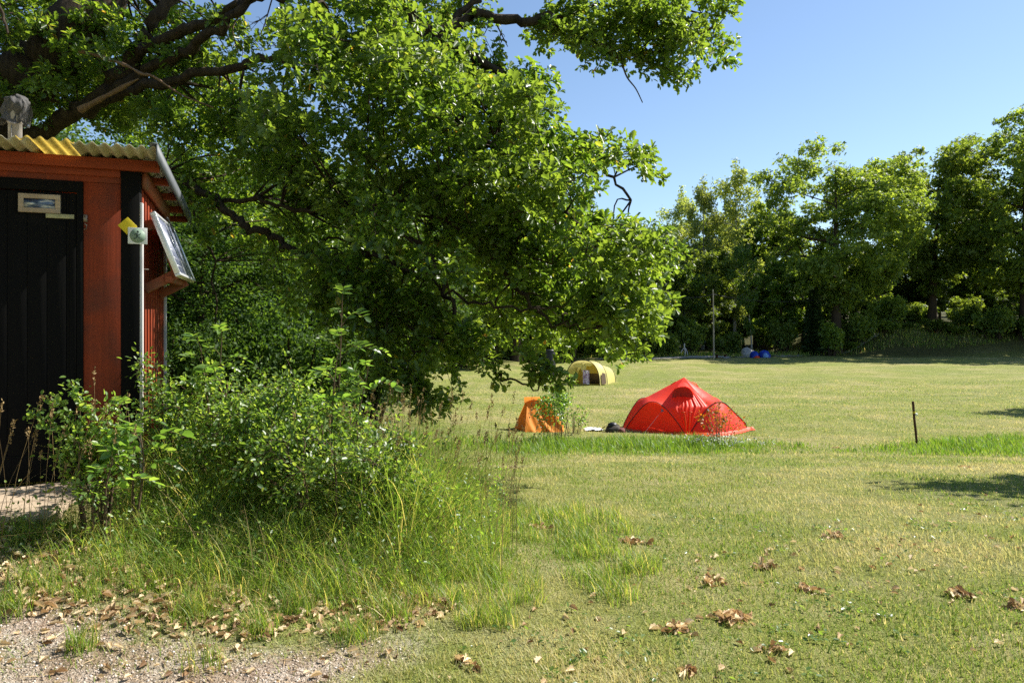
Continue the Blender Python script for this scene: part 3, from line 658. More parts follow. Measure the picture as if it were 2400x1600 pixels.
for poly, d0, d1, n_, r_ in REG:
    poly = np.array(poly, float); lo, hi = poly.min(0), poly.max(0); c0 = []
    tries = 0
    while len(c0) < n_ and tries < 20000:
        tries += 1
        q = lo + ro.random(2)*(hi-lo)
        if not in_poly(q[0:1], q[1:2], poly)[0]: continue
        d = d0 + (d1-d0)*ro.random()
        p = P(q[0], q[1], d)
        if c0 and min(np.linalg.norm(p-x) for x in c0) < r_*.55*(1 - tries/20000): continue
        c0.append(p); cen.append(p); rad.append(r_*ro.uniform(.7, 1.3))
cen = np.array(cen); rad = np.array(rad)
# keep the sun's way to the shed roof and side wall open (a gap in the upper crown)
lp = np.concatenate([l for l, r in limbs]); lr = np.concatenate([r for l, r in limbs])
mbb, mbc = MB(), MB()
allpos, alltw = [], []
for c, r in zip(cen, rad):
    if vnoise(np.array(c[0]*1.15+c[1]*.4), np.array(c[2]*1.25+20)) < .24: continue
    dd = np.linalg.norm(lp-c, axis=1) + 3.0*np.maximum(0, r*.5-lr*0)*0; k = int(np.argmin(dd)); s = lp[k]
    if dd[k] > .12:
        L_ = dd[k]; mid = (s+c)/2 + ro.normal(0, .10*L_, 3) + np.array([0,0,.06*L_])
        ln = smooth_line([s, mid, c], 4); tube(mbb, ln-O0, np.linspace(min(lr[k]*.6, .006+.012*L_), .005, len(ln)), 4, False)
    nro = int(36*(r/.4)**2) + 6
    dv = nrm((c-s) + .6*nrm(c-O0-[0,0,4]) + ro.normal(0,.25,3) + [0,0,-.25]); pa = nrm(np.cross(dv, [.1,.2,.97])); pb = np.cross(pa, dv)
    al = ro.uniform(-.75, 1.25, nro); ra = (ro.random(nro)**.5)*(1-.45*np.abs(al-.2)); th = ro.random(nro)*2*pi
    u = r*(dv*(al*1.25)[:,None] + pa*(ra*np.cos(th)*.95)[:,None] + pb*(ra*np.sin(th)*.6)[:,None]); u[:,2] -= .28*r*np.maximum(al,0)**2
    tip = c+u
    sp_l = smooth_line([c-dv*r*.8, c, c+dv*r*1.1-[0,0,.25*r]], 4); tube(mbb, sp_l-O0, np.linspace(.007,.003,len(sp_l)), 3, False)
    for q in tip[::3]:
        ln = np.array([sp_l[int(np.argmin(np.linalg.norm(sp_l-q,axis=1)))], q]); tube(mbb, np.array([ln[0],(ln[0]+ln[1])/2+ro.normal(0,.04*r,3),ln[1]])-O0, [.004,.003,.002], 3, False)
    allpos.append(tip); alltw.append(nrm(u + np.array([0,0,.15]) ))
obj('branches', mbb, M['bark'], oak, True)
tip = np.concatenate(allpos); tw = np.concatenate(alltw); per = 7
ii = np.repeat(np.arange(len(tip)), per); N = len(ii)
k = np.tile(np.arange(per), len(tip)); az = k*2.4 + ro.random(len(tip))[ii]*6.28
a1 = nrm(np.cross(tw, np.array([.2,.3,.9]))); b1 = np.cross(tw, a1)
rd = np.cos(az)[:,None]*a1[ii] + np.sin(az)[:,None]*b1[ii]
ax = nrm(tw[ii]*.55 + rd*.85 + np.array([0,0,-.12]) + ro.normal(0,.22,(N,3)))
nv = nrm(np.array([0,0,.75]) + .35*SV + tw[ii]*.35 + .45*ro.normal(size=(N,3)))
pos = tip[ii] - tw[ii]*(ro.random(N)*.07)[:,None] + ax*.012
scatter(mbc, OAK[0], OAK[1], pos-O0, frames(ax, nv), .090*ro.uniform(.45, 1.3, N))
obj('crown', mbc, M['oak_leaf'], oak)
print('oak leaves', N)

# ------------------------------------------------------------------ the shed
AL = radians(18)
shed = tag(thing('shed', (-2.74, 5.4, 0), AL), 'narrow red board shed with black door and corrugated roof', 'shed')
WT, FL0, WD, SL = 2.86, .60, 2.1, 1.36
def roofz(y): return 2.95-.05*(y+.3)
mb = MB(); bx(mb, -.345, -.102, 0, .03, FL0-.12, 2.74); bx(mb, -WD, -1.352, 0, .03, FL0-.12, 2.74); bx(mb, -WD, -.102, 0, .03, 2.742, WT+.02)
obj('front_wall', mb, M['red'], shed, bevel=.003)
mb = MB(); rs = np.random.default_rng(5)
y = .06
while y < SL-.02:
    wdt = min(.135, SL-y); o_ = rs.uniform(0, .004)
    bx(mb, -.03+o_, -.005+o_, y, y+wdt-.004, FL0-.25, WT-.02); y += .135
y = .125
while y < SL-.05:
    bx(mb, -.004, .019+rs.uniform(0,.003), y, y+.052, FL0-.25, WT-.022); y += .135
obj('side_wall', mb, M['red'], shed, bevel=.002)
mb = MB(); bx(mb, -WD, -.04, SL-.03, SL, FL0-.2, WT-.05); bx(mb, -WD, -WD+.03, .04, SL-.04, FL0-.2, WT-.05); bx(mb, -WD+.04, -.04, .05, SL-.05, FL0-.06, FL0-.02)
obj('rear_walls', mb, M['red'], shed)
mb = MB(); bx(mb, -.10, .022, -.022, -.001, FL0-.15, WT+.005); bx(mb, .001, .024, .001, .055, 2.62, WT)
obj('corner_board', mb, M['black'], shed, bevel=.002)
mb = MB(); bx(mb, .0235, .043, -.024, .018, FL0-.2, 2.61)
obj('corner_strip', mb, M['pale_wood'], shed, bevel=.002)
mb = MB(); bx(mb, .002, .03, SL-.01, SL+.035, FL0-.2, WT-.1); obj('corner_strip', mb, M['pale_wood'], shed, bevel=.002)
# frieze, fascia, purlins
mb = MB(); bx(mb, -WD, -.105, -.02, -.0015, WT-.075, WT+.025); obj('frieze_board', mb, M['red_h'], shed, bevel=.002)
mb = MB(); bx(mb, -WD-.15, .158, -.062, -.025, roofz(-.04)-.105, roofz(-.04)-.026); obj('fascia', mb, M['red_h'], shed, bevel=.002)
for yy in (.42, .92, 1.42, 1.84):
    mb = MB(); bx(mb, -WD, .158, yy, yy+.05, roofz(yy)-.080, roofz(yy)-.026); obj('purlin', mb, M['red_h'], shed, bevel=.002)
mb = MB(); beam(mb, (.045, .02, WT-.07), (.045, SL, WT-.11), .03, .12); obj('wall_plate', mb, M['red_w'], shed)
# corrugated sheets: waves across x, running to the back
def corr(x0, x1, y0, y1, dz=0, seed=0, pitch=.0765, amp=.0125, th=.006):
    rr_ = np.random.default_rng(seed); mb = MB()
    nx = int((x1-x0)/pitch*10)+1; xx = np.linspace(x0, x1, nx); ny = 12; yy = np.linspace(y0, y1, ny)
    X_, Y_ = np.meshgrid(xx, yy)
    top = roofz(Y_) + dz + amp*np.cos(X_/pitch*2*pi) + .004*(vnoise(X_*5+seed, Y_*3)-.5)
    v = np.concatenate([np.stack([X_, Y_, top], -1).reshape(-1,3), np.stack([X_, Y_, top-th], -1).reshape(-1,3)])
    f = grid_faces(ny, nx); n0 = nx*ny
    e = []
    for i in range(nx-1): e.append([i+1, i, i+n0, i+1+n0]); k = (ny-1)*nx+i; e.append([k, k+1, k+1+n0, k+n0])
    for j in range(ny-1): e.append([j*nx, (j+1)*nx, (j+1)*nx+n0, j*nx+n0]); k = j*nx+nx-1; e.append([k+nx, k, k+n0, k+nx+n0])
    return mb.add(v, f, f[:, ::-1]+n0, e)
obj('roof_sheet', corr(-WD-.15, -.60, -.30, 1.9, 0, 1), M['eternit'], shed, True)
o = obj('roof_sheet', corr(-.68, -.335, -.305, 1.9, .0085, 2), M['yellow_sheet'], shed, True); o['label'] = 'yellow translucent roof sheet'
obj('roof_sheet', corr(-.36, .165, -.30, 1.9, .0, 3), M['eternit'], shed, True)
mb = MB(); beam(mb, (.178, -.33, roofz(-.33)-.035), (.178, 1.93, roofz(1.93)-.035), .012, .105); beam(mb, (.155, -.33, roofz(-.33)+.024), (.155, 1.93, roofz(1.93)+.024), .055, .006)
obj('barge_flashing', mb, M['zinc'], shed)
# door with frame, small window, label strip, latch
mb = MB(); bx(mb, -.385, -.346, -.012, .028, FL0, 2.735); bx(mb, -1.35, -.346, -.014, .028, 2.665, 2.741); bx(mb, -1.35, -1.30, -.012, .028, FL0, 2.66)
obj('door_frame', mb, M['black'], shed, bevel=.002)
mb = MB(); x_ = -1.298
while x_ < -.40:
    bx(mb, x_, min(x_+.118, -.388), .004, .03, FL0+.015, 2.655); x_ += .121
bx(mb, -1.29, -.40, -.006, .0035, 2.42, 2.48) if False else None
bx(mb, -.43, -.389, -.004, .003, FL0+.02, 2.65)
bx(mb, -1.298, -.432, .0, .0035, FL0+.02, FL0+.20)
door = obj('door', mb, M['black'], shed, bevel=.003)
wx0, wx1, wz0, wz1 = -.745, -.487, 2.505, 2.635
mb = MB(); fw = .032
bx(mb, wx0, wx1, -.016, .003, wz0, wz0+fw); bx(mb, wx0, wx1, -.016, .003, wz1-fw, wz1); bx(mb, wx0, wx0+fw, -.0155, .003, wz0+fw, wz1-fw); bx(mb, wx1-fw, wx1, -.0155, .003, wz0+fw, wz1-fw)
wf = obj('window', mb, M['grey_wood'], door, bevel=.002)
mb = MB(); bx(mb, wx0+fw-.002, wx1-fw+.002, -.006, -.001, wz0+fw-.002, wz1-fw+.002); obj('pane', mb, M['pane'], wf) if False else None
mbp = MB(); bx(mbp, wx0+fw, wx1-fw, -.006, -.001, wz0+fw, wz1-fw); obj('window_pane', mbp, M['pane'], door)
mb = MB(); bx(mb, -.578, -.402, -.009, .002, 2.472, 2.502); obj('label_strip', mb, M['old_label'], door, bevel=.001)
mb = MB(); bx(mb, -.342, -.318, -.014, -.0005, 2.455, 2.505)
tube(mb, [(-.333,-.012,2.44),(-.318,-.02,2.43),(-.322,-.02,2.405),(-.336,-.014,2.40)], .005, 6)
obj('latch', mb, M['steel'], shed, True)
# vent pipe with netting tied over it
px_, py_ = -.80, .12; zb = roofz(py_)
mb = MB(); tube(mb, [(px_, py_, zb-.05), (px_, py_, zb+.22), (px_, py_, zb+.225), (px_, py_, zb+.34)], [.043, .043, .05, .05], 18)
bx(mb, px_-.012, px_-.006, py_-.054, py_-.048, zb+.0, zb+.2)
pipe = obj('vent_pipe', mb, M['pipe'], shed, True)
mb = MB(); rows, cols = 16, 44; V = []
for i in range(rows):
    t_ = i/(rows-1)
    for j in range(cols):
        a_ = j/(cols-1)*2*pi
        cr = .5*(vnoise(np.array(2.4*cos(a_)+7), np.array(2.4*sin(a_)+t_*5))-.5) + .10*sin(7*a_+5*t_) + .07*sin(13*a_-9*t_)
        rr = np.interp(t_, [0, .08, .3, .55, .75, .9, 1], [.015, .055, .078, .074, .058, .062, .072])*(1+cr)
        V.append((px_+rr*cos(a_)*(1.12 if cos(a_) < 0 else 1)+.014*sin(4*t_)-.006, py_+rr*sin(a_)*.9, zb+.425-.205*t_+.018*sin(3*a_+2)*t_+.016*cos(a_-1)*(1-t_)))
mb.add(V, grid_faces(rows, cols))
fl_ = [[(px_+.03+.10*u_*(1-.55*abs(v_-.45)), py_-.045+.02*sin(9*u_+4*v_), zb+.40-.17*v_-.05*u_+.012*sin(7*u_)) for u_ in np.linspace(0,1,9)] for v_ in np.linspace(0,1,9)]
sheet_v = np.array(fl_).reshape(-1,3); mb.add(sheet_v, grid_faces(9,9))
obj('netting', mb, M['netting'], pipe)

# signs on the corner
def sign_at(name, lab, cat):
    t = thing(name, (-2.74, 5.4, 0), AL); return tag(t, lab, cat)
t = sign_at('diamond_sign', 'plain yellow diamond sign on the shed\'s black corner board', 'sign')
mb = MB(); c = np.array([-.055, -.033, 2.435]); h = .064
bx(mb, -h*.707, h*.707, -.004, .004, -h*.707, h*.707, [[cos(.76),0,-sin(.76),c[0]],[0,1,0,c[1]],[sin(.76),0,cos(.76),c[2]],[0,0,0,1]])
obj('sign_plate', mb, M['yellow_sign'], t, bevel=.001)
t = sign_at('runner_sign', 'white square sign with a running figure in a grey green circle', 'sign')
sc_ = np.array([.012, -.042, 2.365]); s_ = .063
mb = MB(); bx(mb, sc_[0]-s_, sc_[0]+s_, -.045, -.039, sc_[2]-s_*.94, sc_[2]+s_*.94); pl = obj('sign_plate', mb, M['white'], t, bevel=.001)
def disc(mb, cx, cz, r, y0, y1, n_=40):
    a = np.arange(n_)*2*pi/n_; f = np.stack([cx+r*np.cos(a), 0*a+y0, cz+r*np.sin(a)], -1); k = f.copy(); k[:,1] = y1; i = np.arange(n_)
    mb.add(np.concatenate([f, k]), i[None,:], np.stack([(i+1)%n_, i, i+n_, (i+1)%n_+n_], -1))
mb = MB(); disc(mb, sc_[0]+.001, sc_[2], .052, -.0462, -.0448); obj('printed_circle', mb, M['sign_green'], pl)
mb = MB(); disc(mb, sc_[0]+.003, sc_[2]+.030, .0085, -.0476, -.0464, 20)
def strk(pts, w0):
    for a, b_ in zip(pts[:-1], pts[1:]):
        a = np.array(a); b_ = np.array(b_); beam(mb, (sc_[0]+a[0], -.047, sc_[2]+a[1]), (sc_[0]+b_[0], -.047, sc_[2]+b_[1]), w0, .0011, (0,1,0))
strk([(.001,.020), (-.004,-.004)], .0135)                                   # torso
strk([(.0,.018), (-.014,.013), (-.020,.003)], .0055)                        # rear arm
strk([(.002,.016), (.011,.006), (.022,.019)], .0055)                        # front arm
strk([(-.004,-.004), (-.009,-.018), (-.025,-.022)], .0065)                  # rear leg
strk([(-.004,-.003), (.010,-.012), (.022,-.027)], .0065)                    # front leg
obj('running_figure', mb, M['sign_dark'], pl)

# solar panel on brackets
sp = tag(thing('solar_panel', (-2.74, 5.4, 0), AL), 'tilted solar panel on wooden brackets on the shed\'s side wall', 'solar panel')
a0 = np.array([.062, .14, 2.565]); ux = np.array([0, 1, .035]); ux /= np.linalg.norm(ux); uz = np.array([.182, 0, -.475]); PH = np.linalg.norm(uz); uz /= PH
un = np.cross(ux, uz)*-1; un = un if un[0] > 0 else -un
PL_ = 1.16
def pq(u, v, h): return a0 + ux*u + uz*v + un*h
def pbox(mb, u0, u1, v0, v1, h0, h1):
    return mb.add([pq(u0,v0,h0), pq(u1,v0,h0), pq(u1,v1,h0), pq(u0,v1,h0), pq(u0,v0,h1), pq(u1,v0,h1), pq(u1,v1,h1), pq(u0,v1,h1)], BOXF)
fr = .022; mb = MB()
pbox(mb, 0, PL_, 0, fr, 0, .042); pbox(mb, 0, PL_, PH-fr, PH, 0, .042); pbox(mb, 0, fr, fr, PH-fr, 0, .0415); pbox(mb, PL_-fr, PL_, fr, PH-fr, 0, .0415); pbox(mb, fr, PL_-fr, fr, PH-fr, .002, .01)
obj('frame', mb, M['alu'], sp, bevel=.0015)
mb = MB(); pbox(mb, fr, PL_-fr, fr, PH-fr, .012, .034); cells = obj('cells', mb, M['cells'], sp)
mb = MB(); pbox(mb, PL_*.46-.012, PL_*.46+.004, fr, PH-fr, .0345, .036)
for v in np.linspace(fr, PH-fr, 8)[1:-1]: pbox(mb, fr, PL_-fr, v-.0012, v+.0012, .0342, .0352)
for u in np.linspace(fr, PL_-fr, 5)[1:-1]:
    if abs(u-PL_*.46) > .03: pbox(mb, u-.0012, u+.0012, fr, PH-fr, .0341, .0351)
obj('cell_grid', mb, M['alu'], cells)
for yy in (.2, .95):
    mb = MB(); beam(mb, (.02, yy+.05, 2.0), (.235, yy+.05, 2.12), .045, .07); obj('bracket', mb, M['red_w'], sp, bevel=.002); mb = MB(); beam(mb, (.02, yy+.05, 2.48), (.105, yy+.05, 2.50), .045, .075)
    obj('bracket', mb, M['red_w'], sp, bevel=.002); mb = MB(); beam(mb, (.225, yy+.05, 2.13), (.185, yy+.05, 2.24), .05, .03)
    obj('bracket_block', mb, M['red_w'], sp, bevel=.002)
mb = MB(); beam(mb, (.19, .2, 2.075), (.19, 1.15, 2.11), .05, .05); obj('support_rail', mb, M['red_w'], sp, bevel=.002)
mb = MB(); tube(mb, smooth_line([pq(.62, .0, .03), pq(.60, -.02, .06), pq(.66, .03, .06), pq(.74, .09, .05)], 5), .006, 6); obj('cable', mb, M['wire'], sp, True)
mb = MB(); tube(mb, [(.03, .03, 2.13), (.075, .03, 2.13)], .005, 6); obj('hook', mb, M['steel'], shed)

# wooden step in front of the door
st = tag(thing('wooden_step', (-2.74, 5.4, 0), AL), 'low step of weathered grey planks under the shed\'s black door', 'step')
for (y0, y1, z1, x1) in ((-.31, -.035, .607, -.23), (-.60, -.325, .598, -.26), (-.955, -.615, .592, -.285)):
    mb = MB(); nx, ny = 40, 6
    xx = np.linspace(-1.9, x1, nx); yy = np.linspace(y0, y1, ny); X_, Y_ = np.meshgrid(xx, yy)
    edge = .012*(vnoise(X_*6+y0*40, Y_*0)-.5)*((Y_ < y0+.01)*1.0 - (Y_ > y1-.01)*1.0)
    Zt = z1 + .010*(vnoise(X_*2+3, Y_*30)-.5) - .012*(vnoise(X_*1.2, Y_*9+7) > .74)
    v = np.concatenate([np.stack([X_, Y_+edge, Zt], -1).reshape(-1,3), np.stack([X_, Y_+edge, 0*Zt+z1-.075], -1).reshape(-1,3)]); n0 = nx*ny
    f = grid_faces(ny, nx); e = []
    for i in range(nx-1): e.append([i+1, i, i+n0, i+1+n0]); k = (ny-1)*nx+i; e.append([k, k+1, k+1+n0, k+n0])
    for j in range(ny-1): e.append([j*nx, (j+1)*nx, (j+1)*nx+n0, j*nx+n0]); k = j*nx+nx-1; e.append([k+nx, k, k+n0, k+nx+n0])
    mb.add(v, f, f[:, ::-1]+n0, e); obj('plank', mb, M['grey_wood'], st)
mb = MB(); bx(mb, -1.8, -.40, -.90, -.82, .2, .515); bx(mb, -1.8, -.40, -.2, -.1, .2, .515); obj('joist', mb, M['grey_wood'], st)

# ------------------------------------------------------------------ tents
def sheet_mesh(mb, rows):
    rows = np.asarray(rows, float); return mb.add(rows.reshape(-1,3), grid_faces(rows.shape[0], rows.shape[1]))
# red tent: two arch poles per side, a peak with a hood between them
TB = ground_at(1610, 1017); TBx, TBy = TB[0], TB[1]
q_ = TBy/F
rt = tag(thing('red_tent', (TBx, TBy, float(g(TBx, TBy)))), 'big bright red tent with arched wings and a pointed peak', 'tent')
def U(px, py, v=0):   # local point at lateral/vertical photo offsets, v metres behind the tent's front
    s = (TBy+v)/F; return np.array([(px-1200)*s - TBx, v, (1019-py)*q_*(1+.0*v)])
VA = 1.0; A = U(1603, 892, VA); A[2] = 127*q_ + .02
def arch(pts, m_=10): return smooth_line(pts, m_)
aL = arch([U(1466,1014,.75), U(1490,978,.55), U(1512,953,.40), U(1530,946,.30), U(1548,952,.22), U(1568,970,.13), U(1590,997,.03), U(1604,1018,-.03)], 6)
aR = arch([U(1752,1008,.95), U(1722,975,.65), U(1700,952,.48), U(1684,947,.36), U(1666,954,.24), U(1645,976,.12), U(1629,999,.02), U(1617,1018,-.03)], 6)
for a_ in (aL, aR): a_[0][2] = a_[-1][2] = 0.0
aL[:,2] = np.maximum(aL[:,2], 0); aR[:,2] = np.maximum(aR[:,2], 0)
def mirror(p): q = np.array(p); q[...,1] = 2*VA - q[...,1]; return q
def fly(arch_, kq):
    """roof wing between the front arch and its mirror, rising to the peak; kq = index where the centre panel meets the arch"""
    mb = MB(); seg = arch_[:kq+1]; kp = int(np.argmax(seg[:,2])); rows = []
    for i, f_ in enumerate(seg):
        if i <= kp: rz_ = f_[2]*(1.0+.12*i/kp); ru = f_[0]
        else:
            t_ = (i-kp)/(kq-kp); pk = seg[kp]; ru = pk[0]*(1-t_)+A[0]*t_; rz_ = pk[2]*1.12*(1-t_)+A[2]*t_
        b_ = mirror(f_); rg = np.array([ru, VA, rz_]); row = []
        for s in np.linspace(0, 1, 9): 
            p = f_*(1-s)+rg*s; p[2] -= .03*sin(pi*s)*np.linalg.norm(rg-f_)*.5; row.append(p)
        row += [mirror(p) for p in row[:-1][::-1]]
        rows.append(row)
    sheet_mesh(mb, rows); return mb
kL = int(np.argmin(np.linalg.norm(aL-U(1558,957,.18), axis=1))); kR = int(np.argmin(np.linalg.norm(aR-U(1662,957,.22), axis=1)))
obj('wing', fly(aL, kL), M['tent_red'], rt, True); obj('wing', fly(aR, kR), M['tent_red'], rt, True)
def under(arch_, bow, lean_):
    mb = MB(); n_ = len(arch_); b0, b1 = arch_[0], arch_[-1]; rows = []
    for s in np.linspace(0, 1, 10):
        row = []
        for i in range(n_):
            t_ = np.clip((arch_[i][0]-b0[0])/(b1[0]-b0[0]), 0, 1)
            gq = b0*(1-t_)+b1*t_; gq = gq + np.array([0, -bow*sin(pi*t_), 0]); gq[2] = .01
            p = arch_[i]*(1-s)+gq*s; p[1] -= lean_*sin(pi*s)*sin(pi*t_); p = p + np.array([0,.012,0])*sin(9*t_+4*s); row.append(p)
        rows.append(row)
    sheet_mesh(mb, rows); return mb
obj('side_panel', under(aL, .02, -.03), M['tent_red'], rt, True); obj('side_panel', under(aR, .55, .06), M['tent_red'], rt, True)
obj('side_panel', MB().add(*[(lambda m_: (np.concatenate(m_.v), m_.f[0]))(under(mirror(aL), -.5, -.05))][0]), M['tent_red'], rt, True)
obj('side_panel', MB().add(*[(lambda m_: (np.concatenate(m_.v), m_.f[0]))(under(mirror(aR), -.5, -.05))][0]), M['tent_red'], rt, True)
# pleated centre panel
def boundary(arch_, kq, zz):
    seg = arch_[kq:][::-1]; out = []
    for z in zz:
        if z >= seg[-1][2]: t_ = (z-seg[-1][2])/(A[2]-seg[-1][2]); out.append(seg[-1]*(1-t_)+A*t_)
        else: out.append(np.array([np.interp(z, seg[:,2], seg[:,c]) for c in range(3)]))
    return np.array(out)
def centre(back=False):
    zz = np.concatenate([np.linspace(.005, .82, 26), np.linspace(.86, A[2]-.01, 12)]); l_, r_ = boundary(aL, kL, zz), boundary(aR, kR, zz); rows = []
    for l1, r1, z in zip(l_, r_, zz):
        row = []; wd_ = r1[0]-l1[0]
        for t_ in np.linspace(0, 1, 61):
            p = l1*(1-t_)+r1*t_; ph = (t_-.5)
            pl_ = .022*sin(46*ph+2.1*sin(9*ph))+.016*sin(83*ph+z*2)
            p[1] += pl_*min(1, wd_*1.6)*sin(pi*t_)**.5*sstep(1.15,.9,z)*sstep(0,.12,z) - .10*sin(pi*t_)*sstep(1.25,.7,z)*sstep(0,.5,z); p[2] = z; row.append(mirror(p) if back else p)
        rows.append(row)
    mb = MB(); sheet_mesh(mb, rows); return mb
obj('front_panel', centre(), M['tent_red'], rt, True); obj('rear_panel', centre(True), M['tent_red'], rt, True)
# peak hood with dark mesh vent
mb = MB(); rows = []
for i in range(13):
    a_ = pi*i/12; cx = (1600-26*cos(a_)); cy = 936-28*sin(a_)**.8 - (0)
    fr_ = U(cx, cy, .40-.10*sin(a_)); bk_ = U(1601-15*cos(a_), 915-14*sin(a_), .78); rows.append([fr_*(1-s)+bk_*s for s in np.linspace(0,1,6)])
sheet_mesh(mb, rows); hood = obj('vent_hood', mb, M['tent_red'], rt, True)
mb = MB(); ar = [U(1600-25*cos(pi*i/12), 936-26*sin(pi*i/12)**.8, .40) for i in range(13)]; ce = U(1588, 936, .47)
mb.add(np.array(ar+[ce]), [[i, i+1, 13] for i in range(12)]); obj('vent_mesh', mb, M['tent_red_dark'], hood)
for a_ in (aL, aR, mirror(aL), mirror(aR)):
    mb = MB(); q = np.array(a_); q[:,2] += .012; q[:,1] -= .015*np.sign(VA-q[:,1]); tube(mb, q, .011, 6); obj('pole', mb, M['wire'], rt, True)
for sx in (-1, 1):
    mb = MB(); tube(mb, [A+[.40*sx,-.02,-.44*.86+.10], A+[.34*sx,-.02,-.30+.12], A+[.22*sx, 0, -.16+.04]], .012, 6); obj('peak_pole', mb, M['tent_red'], rt, True)
mb = MB(); path_ = [aL[0], U(1500,1019,.25), U(1540,1020,.10), U(1590,1020,-.05), U(1612,1020,-.06), U(1640,1019,-.30), U(1690,1017,-.30), U(1730,1013,.25), U(1752,1009,.85), U(1766,1004,1.0)]
path_ = smooth_line(path_, 7); rr_ = np.random.default_rng(9); rows = []
for p in path_: 
    z_ = rr_.uniform(.01, .05); rows.append([[p[0], p[1]+.03, .06+z_*.6], [p[0], p[1]-.05, .02+z_*.4], [p[0]+.02*rr_.normal(), p[1]-.16, .012]])
sheet_mesh(mb, rows); obj('skirt', mb, M['tent_skirt'], rt, True)
for pt, gp in ((U(1553,963,.16), U(1505,1017,-.55)), (U(1660,962,.20), U(1675,1022,-.9))):
    mb = MB(); d_ = nrm(gp-pt); e = nrm(np.cross(d_, [0,1,0]))
    mb.add([pt-e*.05+[0,-.02,0], pt+e*.05+[0,-.02,0], pt+d_*.11+[0,-.03,0], pt+[0,-.035,.0]], [[0,1,2],[0,3,2]]); tube(mb, [pt+d_*.1, gp], .003, 4)
    obj('guy_line', mb, M['zinc'], rt)
mb = MB()
for sx in (-1, 1): tube(mb, [[TBx*0+sx*.045-.02, -.14, .05], [sx*.05-.02, -.15, .35], [sx*.075-.02, -.12, .60]], [.012,.02,.008], 6)
for ux_ in (-.13, .06): bx(mb, ux_-.05, ux_+.05, -.165, -.15, .585, .615)
obj('door_flap', mb, M['tent_skirt'], rt, True)

# orange ridge tent
OB = ground_at(1262, 1013); ob = tag(thing('orange_tent', (OB[0], OB[1], float(g(OB[0], OB[1])))), 'small orange ridge tent half hidden by the green sapling', 'tent')
so = OB[1]/F
def UO(px, py, v=0): return np.array([(px-1262)*so, v, (1013-py)*so])
RA, RB = UO(1238,938,.55), UO(1287,936,.62); RA[2] += .02
fl, bl, frr, brr = UO(1230,1013,-.05), UO(1205,1013,.95), UO(1322,1013,.10), UO(1330,1013,1.2)
def wr(a, b_, c, d, amp, n_=22, sd=0):
    rows = []
    for s in np.linspace(0,1,n_):
        l_, r_ = a*(1-s)+d*s, b_*(1-s)+c*s; row = []
        for t_ in np.linspace(0,1,n_):
            p = l_*(1-t_)+r_*t_; w_ = amp*sin(pi*t_)**.7*(.35+s)*(1 if s < .99 else .3)
            p = p + np.array([.2,-1,.3])*w_*(sin(13*t_-7*s+sd)+.6*sin(29*t_-11*s+sd*2)) + np.array([0,.06,-.05])*sin(pi*s)*sin(pi*t_); row.append(p)
        rows.append(row)
    mb = MB(); sheet_mesh(mb, rows); return mb
obj('front_side', wr(RA, RB, frr, fl, .026), M['tent_orange'], ob, True); obj('rear_side', wr(RB, RA, bl, brr, .02, sd=2), M['tent_orange'], ob, True)
obj('end_panel', wr(RA+[0,.0,0], RA+[-.02,.05,0], bl, fl, .008, sd=1), M['tent_orange'], ob, True); obj('end_panel', wr(RB, RB+[.02,.06,0], brr, frr, .012, sd=3), M['tent_orange'], ob, True)
mb = MB(); sheet_mesh(mb, [[RA+[-.10,-.14,-.13], RA+[-.10,0,.025], RA+[-.08,.2,-.13]], [RA+[.05,-.10,-.06], RA+[.05,0,.03], RA+[.05,.15,-.08]], [RB+[.02,-.06,-.03], RB+[.02,0,.025], RB+[.02,.08,-.04]]]); obj('ridge_cap', mb, M['tent_orange'], ob, True)
mb = MB(); tube(mb, [RA+[0,.03,-RA[2]], RA+[0,.03,.04]], .012, 6); tube(mb, [RB+[0,0,-RB[2]], RB+[0,0,.03]], .012, 6); obj('pole', mb, M['alu'], ob, True)

# yellow tunnel tent
YB = ground_at(1365, 902); yt = tag(thing('tunnel_tent', (YB[0], YB[1], float(g(YB[0], YB[1])))), 'pale yellow tunnel tent with its open front behind the oak branch', 'tent')
yt.rotation_euler = (0, 0, radians(-30))     # local +y runs along the tunnel, away to the right
def hoop(y, w_, h_, n_=21, x0=0):
    a = np.linspace(0, pi, n_); e = .82
    return np.stack([x0 - w_/2*np.sign(np.cos(a))*np.abs(np.cos(a))**e, 0*a+y, h_*np.abs(np.sin(a))**e], -1)
H_ = [hoop(0, 2.15, 1.42), hoop(1.15, 2.1, 1.36), hoop(3.0, 1.6, 1.0), hoop(3.75, .9, .22)]
def skin(a, b_, sag=.06, n_=8):
    rows = []
    for s in np.linspace(0,1,n_):
        r_ = a*(1-s)+b_*s; c = np.array([0, r_[0][1], .3]); r_ = c + (r_-c)*(1-sag*sin(pi*s)); r_[:,2] = np.maximum(r_[:,2], 0); rows.append(r_)
    mb = MB(); sheet_mesh(mb, rows); return mb
for a, b_ in zip(H_[:-1], H_[1:]): obj('fly', skin(a, b_), M['tent_yellow'], yt, True)
for h__ in H_[:3]: mb = MB(); tube(mb, h__, .02, 6); obj('pole', mb, M['wire'], yt, True)
i_ = hoop(1.3, 1.9, 1.2); mb = MB(); mb.add(np.vstack([i_, [[0,1.3,.0]]]), [[k, k+1, 21] for k in range(20)]); inn = obj('inner_tent', mb, M['tent_inner'], yt)
mb = MB(); bx(mb, -.15, .95, 1.22, 1.26, 0, .62); obj('inner_door', mb, M['tent_brown'], inn)
mb = MB(); mb.add([[1.06,.25,.05],[1.04,.95,.05],[.99,.95,.62],[.99,.5,.72],[1.03,.25,.5]], [[0,1,2,3,4]]); v_ = mb.v[0]; v_[:,0] += .03; obj('side_door', mb, M['tent_brown'], yt)
mb = MB()
